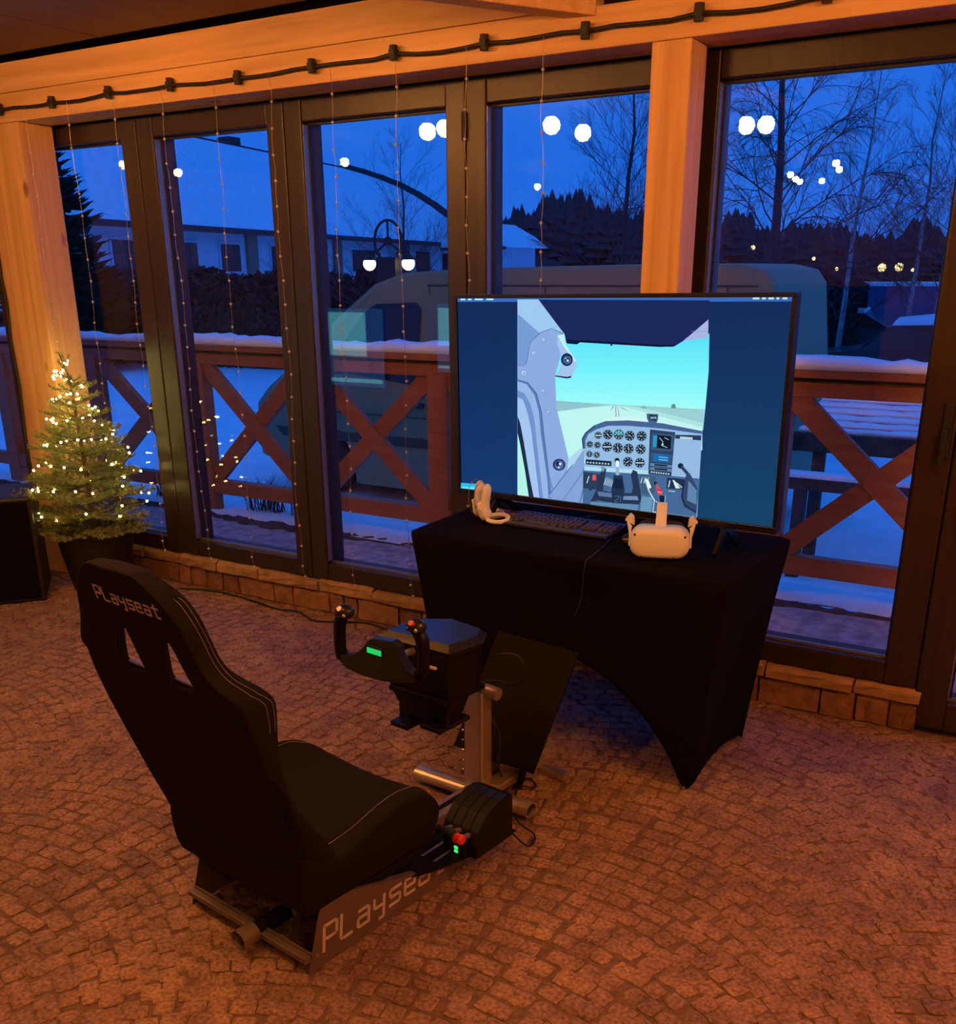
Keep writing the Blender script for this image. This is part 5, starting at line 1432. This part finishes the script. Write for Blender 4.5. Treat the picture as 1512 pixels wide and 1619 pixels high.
def lettering(text, fn, h, wadv, stroke, mt, parent, name='lettering'):
    b = MB(); x = 0
    for chh in text:
        for st in FONT[chh]:
            pts = [(x+a*h*wadv, c*h) for a, c in st]
            for (p, q) in zip(pts, pts[1:]):
                dx, dy = q[0]-p[0], q[1]-p[1]; l = math.hypot(dx, dy) or 1; ux, uy = dx/l, dy/l; nx, ny = -uy*stroke/2, ux*stroke/2; e_ = stroke*.35
                qd = [(p[0]-ux*e_+nx, p[1]-uy*e_+ny), (q[0]+ux*e_+nx, q[1]+uy*e_+ny), (q[0]+ux*e_-nx, q[1]+uy*e_-ny), (p[0]-ux*e_-nx, p[1]-uy*e_-ny)]
                b.add([fn(*w) for w in qd], [(0, 1, 2, 3)])
        x += h*wadv*.86
    return b.build(name, mt, parent, world=False, fixn=False), x
TXT = 'PLaYSeaT'
bvh = None
dg = bpy.context.evaluated_depsgraph_get(); dg.update(); bvh = BVHTree.FromObject(backrest, dg)
hh = .0335; wa = .242/(hh*.86*8-.0)
def on_back(x, y):
    X = -.123+x; Z = .957+y-.0*x
    hit_ = bvh.ray_cast(Vector((X, -1.0, Z)), Vector((0, 1, 0)))
    if hit_[0] is None: return Vector((X, back_y(Z), Z))
    return hit_[0]+Vector((0, -.0012, 0))
lettering(TXT, on_back, hh, wa, .0052, M['print'], backrest)
# frame: side panels
for sg in (1, -1):
    X = sg*.235
    sp_ = MB().prism([(0, 0), (.56, 0), (.56, .03), (.47, .060), (.105, .172), (.052, .172)], X-.0015, X+.0015, 'x').build('side_panel', M['panelgrey'], rig, world=False)
    MB().prism([(.052, .169), (.105, .169), (.47, .058), (.475, .062), (.108, .175), (.052, .175)], X-.02*(sg > 0), X+.02*(sg < 0)+.0001, 'x').build('flange', M['panelgrey'], sp_, world=False)
    for (y, z) in ((.028, .043), (.475, .045)):
        MB().lathe([(.001, .004), (.006, .003), (.0065, 0)], (X+sg*.0016, y, z), 10, Matrix.Rotation(sg*PI/2, 4, 'Y')).build('bolt', M['bolt'], sp_, world=False)
    if sg > 0:
        h2 = .070; wa2 = .470/(h2*.86*8)
        ztop = lambda y: .165 if y < .105 else .169-(y-.105)/.365*.112
        lettering(TXT, lambda x, y: Vector((X+.0022, .052+x, min(.040+y, ztop(.052+x)))), h2, wa2, .0095, M['print'], sp_)
MB().bb(-.235, -.008, .034, .235, .012, .050).build('rear_bar', M['panelgrey'], rig, world=False, bevel=.002)
MB().bb(-.232, .012, .05, .232, .018, .053).build('rear_lip', M['panelgrey'], rig, world=False)
MB().bb(-.225, .06, .120, .225, .45, .148).build('slider_rails', M['blacksteel'], rig, world=False, bevel=.004)
# main tube along the middle, open at the rear
b = MB(); b.tube([(.045, -.06, .048), (.045, -.01, .048)], .0265, 20, caps=False); b.tube([(.045, -.06, .048), (.045, -.01, .048)], .0225, 20, caps=False)
b.build('tube_end', M['steel'], rig, world=False, smooth=True)
MB().tube([(.045, -.012, .048), (.045, .30, .048)], .0225, 16).build('tube_core', M['blacksteel'], rig, world=False, smooth=True)
MB().bb(.015, .10, .040, .078, .90, .078).build('main_beam', M['steel'], rig, world=False, bevel=.006)
MB().bb(.038, .12, .078, .055, .89, .0805).build('beam_slot', M['blacksteel'], rig, world=False)
# cross foot: oval tube with open end
def oval_tube(p, q, ry, rz_, name, cap_dark=True):
    p, q = Vector(p), Vector(q); b = MB(); n = 20; d = (q-p).normalized(); s_ = Vector((0, 0, 1)).cross(d).normalized(); u = Vector((0, 0, 1))
    P = []
    for f, k_ in ((0, .8), (0, 1), (1, 1), (1, .8)):
        c = p.lerp(q, f); P.append([c+s_*math.cos(2*PI*k/n)*ry*k_+u*math.sin(2*PI*k/n)*rz_*k_ for k in range(n)])
    b.grid(P, closed_u=True); o = b.build(name, M['steel'], rig, world=False, smooth=False)
    b = MB()
    for c, sg in ((p, -1), (q, 1)): b.add([c-d*sg*.012+s_*math.cos(2*PI*k/n)*ry*.9+u*math.sin(2*PI*k/n)*rz_*.9 for k in range(n)], [list(range(n))])
    b.build('tube_plug', M['seal'], o, world=False, fixn=False)
    return o
oval_tube((-.215, .905, .036), (.232, .935, .036), .032, .024, 'cross_foot')
# steering column post
MB().bb(-.034, .925, .05, .040, .985, .385).build('column_post', M['steel'], rig, world=False, bevel=.010)
b = MB(); b.add([(.00, .985, .03), (.006, .985, .03), (.006, 1.12, .03), (.0, 1.12, .03), (0, .985, .12), (.006, .985, .12)], [(0, 3, 4), (1, 5, 2), (0, 4, 5, 1), (4, 3, 2, 5)])
b.build('gusset', M['bolt'], rig, world=False)
MB().tube([(-.082, .955, .392), (.085, .955, .385)], .021, 18).build('pivot_tube', M['steel'], rig, world=False, smooth=False)
MB().tube([(.028, .955, .3875), (.031, .955, .3875)], .0222, 18).build('tube_joint_ring', M['seal'], rig, world=False)
b = MB(); b.prism([(.925, .39), (.955, .385), (.955, .27), (.935, .27)], -.055, -.035, 'x'); b.build('bracket', M['steel'], rig, world=False)
for k in range(7): MB().ball((-.035, .922, .10+.035*k), .0045, 8, 5).build('bolt', M['bolt'], rig, world=False)
MB().bar((-.05, .955, .35), (-.17, .84, .26), .022, .022).build('support_arm', M['steel'], rig, world=False, bevel=.004)
MB().bar((0, .955, .40), (0, .74, .50), .05, .02).build('yoke_arm', M['blacksteel'], rig, world=False, bevel=.004)
MB().bb(-.11, .67, .445, .11, .86, .462).build('yoke_plate', M['blacksteel'], rig, world=False, bevel=.003)
# pedal plate
MB().bar((0, 1.035, .100), (0, 1.285, .445), .335, .010, up=(0, -.8, .6)).build('pedal_plate', M['blacksteel'], rig, world=False, bevel=.003)
MB().bar((-.06, 1.05, .05), (.10, 1.15, .05), .05, .05).build('pedal_bracket', M['steel'], rig, world=False, bevel=.004)
for xx in (-.09, .09):
    MB().bar((xx, 1.06, .012), (xx, 1.22, .33), .025, .012, up=(1, 0, 0)).build('plate_support', M['blacksteel'], rig, world=False)
MB().bb(.015, .96, .026, .078, 1.22, .055).build('front_beam', M['steel'], rig, world=False, bevel=.006)
MB().bb(-.10, 1.20, .0, .18, 1.235, .03).build('front_foot', M['steel'], rig, world=False, bevel=.006)
# accessory plate at the right for the throttle
ap = MB().prism([(.10, .17), (.15, .19), (.262, .43), (.308, .60), (.315, .745), (.15, .745)], .082, .086, 'z').build('side_plate', M['blacksteel'], rig, world=False, bevel=.001)
MB().bb(.205, .42, .046, .229, .72, .082).build('plate_bracket', M['blacksteel'], rig, world=False)
for (y0, y1, x) in ((.21, .28, .172), (.30, .37, .172), (.25, .33, .215), (.47, .57, .190), (.47, .62, .235)):
    MB().bb(x-.004, y0, .0862, x+.004, y1, .0872).build('slot_light_strip', M['steel'], ap, world=False)  # bright strips laid on the plate stand for light seen through its slots
# cables under the rig
MB().tube(catmull([(.30, .72, .10), (.33, .78, .02), (.30, .86, .008), (.20, .90, .008), (.12, 1.00, .01), (.08, 1.08, .02)]), .003, 6).build('loose_cable', M['cable'], rig, world=False, smooth=True)
MB().tube(catmull([(-.02, 1.02, .30), (.055, 1.0, .22), (.06, .99, .12), (.05, 1.04, .04), (.13, 1.10, .01), (.06, 1.15, .02)]), .003, 6).build('loose_cable', M['cable'], rig, world=False, smooth=True)

# ---- flight yoke clamped on the rig
yk = thing('flight_yoke', 'black flight yoke with green display on the column in front of the seat', 'controller', tuple(RO+Matrix.Rotation(RA, 3, 'Z') @ Vector((0, .78, .462))), RA)
def Yk(p): return (p[0], p[1]-.78, p[2]-.462)
def ykb(mb): 
    mb.v = [Vector(Yk(v)) for v in mb.v]; return mb
hexa = [(-.128, .652), (.132, .668), (.152, .800), (.110, .868), (-.03, .888), (-.134, .80)]
low = [(-.125, .672), (.120, .680), (.135, .80), (.10, .86), (-.03, .876), (-.12, .80)]
b = MB(); P = []
for z, pl_, k_ in ((.463, low, .93), (.500, low, .98), (.585, low, 1.0), (.606, hexa, .99), (.618, hexa, 1.0)):
    P.append([(x*k_, .77+(y-.77)*k_, z) for x, y in pl_])
b.grid(P, closed_u=True); b.f.append(list(range(6))); b.m.append(0); b.f.append([24+k for k in range(6)]); b.m.append(0)
ykb(b).build('housing', M['plastic'], yk, world=False, bevel=.003)
ins = [(x*.86+.002, .775+(y-.775)*.80) for x, y in hexa]
b = MB(); b.grid([[(x, y, .6185) for x, y in hexa], [(x, y, .636) for x, y in ins]], closed_u=True); b.f.append([6+k for k in range(6)]); b.m.append(0)
ykb(b).build('top_cover', M['plastic2'], yk, world=False)
for (x, y) in ((-.075, .664), (.06, .672), (.139, .74)):
    b = MB(); b.lathe([(.001, .0), (.004, .0), (.004, -.002)], (x, y+.014, .630), 8); ykb(b).build('screw', M['seal'], yk, world=False)
b = MB(); b.bb(.05, .662, .560, .085, .670, .566); ykb(b).build('logo_mark', M['print'], yk, world=False)
b = MB(); b.bb(-.10, .70, .335, -.05, .76, .463); b.bb(-.10, .66, .335, -.03, .80, .352); b.bb(.05, .70, .36, .09, .76, .463); b.bb(.02, .66, .36, .10, .80, .375)
ykb(b).build('clamp', M['plastic'], yk, world=False, bevel=.004)
b = MB(); b.prism([(-.13, .463), (.12, .463), (.09, .39), (-.02, .37), (-.10, .41)], .69, .78, 'y'); ykb(b).build('lower_housing', M['plastic'], yk, world=False, bevel=.006)
b = MB(); b.tube([(.005, .66, .600), (.0, .56, .605)], .011, 14); ykb(b).build('shaft', M['steel'], yk, world=False, smooth=True)
b = MB(); b.ball((.002, .60, .603), .022, 14, 8); ykb(b).build('shaft_boot', M['bolt'], yk, world=False, smooth=True)
# the wheel
b = MB(); YP = .545
hub = [(-.030, .668), (.045, .676), (.062, .665), (.070, .635), (.098, .605), (.130, .592), (.140, .600), (.128, .575), (.08, .560), (.0, .548), (-.075, .545), (-.140, .552), (-.172, .572), (-.178, .590), (-.150, .588), (-.110, .600), (-.07, .630), (-.05, .655)]
b.prism(hub, YP-.016, YP+.016, 'y'); 
ykb(b); wheel = b.build('control_wheel', M['plastic2'], yk, world=False, bevel=.006)
for sg, pts in ((-1, [(-.168, YP, .575), (-.176, YP, .60), (-.176, YP, .64), (-.168, YP-.004, .68), (-.150, YP-.008, .712)]), (1, [(.132, YP, .590), (.146, YP, .62), (.150, YP, .66), (.148, YP-.004, .70), (.138, YP-.008, .728)])):
    b = MB(); b.tube(pts, [.019, .0175, .018, .019, .019], 12); ykb(b).build('grip', M['plastic'], yk, world=False, smooth=True)
    c = Vector(pts[-1])+Vector((.014 if sg < 0 else -.002, -.004, .012))
    b = MB(); b.ball(c, .026, 14, 9, (1.15, 1.0, .85)); ykb(b).build('thumb_head', M['plastic2'], yk, world=False, smooth=True)
    b = MB(); b.tube([c+Vector((.004, -.020, .012)), c+Vector((.005, -.027, .018))], .008, 10); ykb(b).build('button', M['redbtn'] if sg > 0 else M['steel'], yk, world=False)
    b = MB(); b.ball(c+Vector((-.008, -.024, -.002)), .006, 8, 6); ykb(b).build('button', M['plastic2'], yk, world=False)
    b = MB(); b.ball(c+Vector((.016, -.020, -.004)), .006, 8, 6); ykb(b).build('button', M['steel'], yk, world=False)
b = MB(); b.bb(-.050, YP-.019, .622, .012, YP-.0165, .648); ykb(b).build('display_frame', M['seal'], wheel, world=False, bevel=.002)
b = MB(); b.bb(-.046, YP-.0205, .625, .008, YP-.0192, .641); ykb(b).build('green_display', M['lcd'], wheel, world=False)
b = MB(); b.tube(catmull([(.12, .86, .55), (.19, .90, .56), (.21, .93, .50), (.16, .95, .44), (.06, .97, .42), (.0, .99, .38), (.03, 1.0, .25), (.045, 1.0, .12)]), .003, 6); ykb(b).build('cable', M['cable'], yk, world=False, smooth=True)

# ---- throttle quadrant on the side plate
tq = thing('throttle_quadrant', 'black throttle quadrant with red knob beside the seat', 'controller', tuple(RO+Matrix.Rotation(RA, 3, 'Z') @ Vector((.262, .63, .0865))), RA)
qp = [(.085, 0), (.085, .135), (.062, .143), (.02, .140), (-.035, .118), (-.070, .080), (-.082, .035), (-.082, 0)]
MB().prism(qp, -.062, .062, 'x').build('housing', M['plastic'], tq, world=False, bevel=.003)
for k, x in enumerate((-.048, -.016, .016, .048)):
    seg = [(y*1.0, z) for y, z in qp]
    ring = [(.060, .1445), (.02, .1425), (-.037, .1205), (-.0725, .081), (-.0845, .04), (-.082, .038), (-.070, .079), (-.035, .117), (.02, .139), (.060, .141)]
    MB().prism(ring, x-.013, x+.013, 'x').build('cover_strip', M['plastic2'], tq, world=False, bevel=.0015)
for k, (x, mt, dz) in enumerate(((-.032, 'seal', .0), (0.0, 'blueknob', .006), (.032, 'red', -.004))):
    b = MB(); b.bar((x, -.045, .060), (x, -.115, .078+dz), .010, .010); lv = b.build('lever', M['steel'], tq, world=False)
    if mt == 'red':
        b = MB(); b.lathe([(.001, -.016), (.012, -.016), (.0155, -.008), (.014, 0), (.0155, .008), (.012, .016), (.001, .016)], (x, -.122, .080+dz), 12, Matrix.Rotation(PI/2, 4, 'Y'))
    else:
        b = MB(); b.tube([(x-.013, -.122, .080+dz), (x+.013, -.122, .080+dz)], .0125, 12)
    b.build('knob', M[mt], lv, world=False, bevel=.002)
MB().bb(-.03, -.095, .006, .03, -.0835, .030).build('switch_block', M['plastic2'], tq, world=False)
for z in (.024, .012): MB().bb(-.006, -.0975, z-.004, .006, -.0952, z+.004).build('indicator', M['led'], tq, world=False)
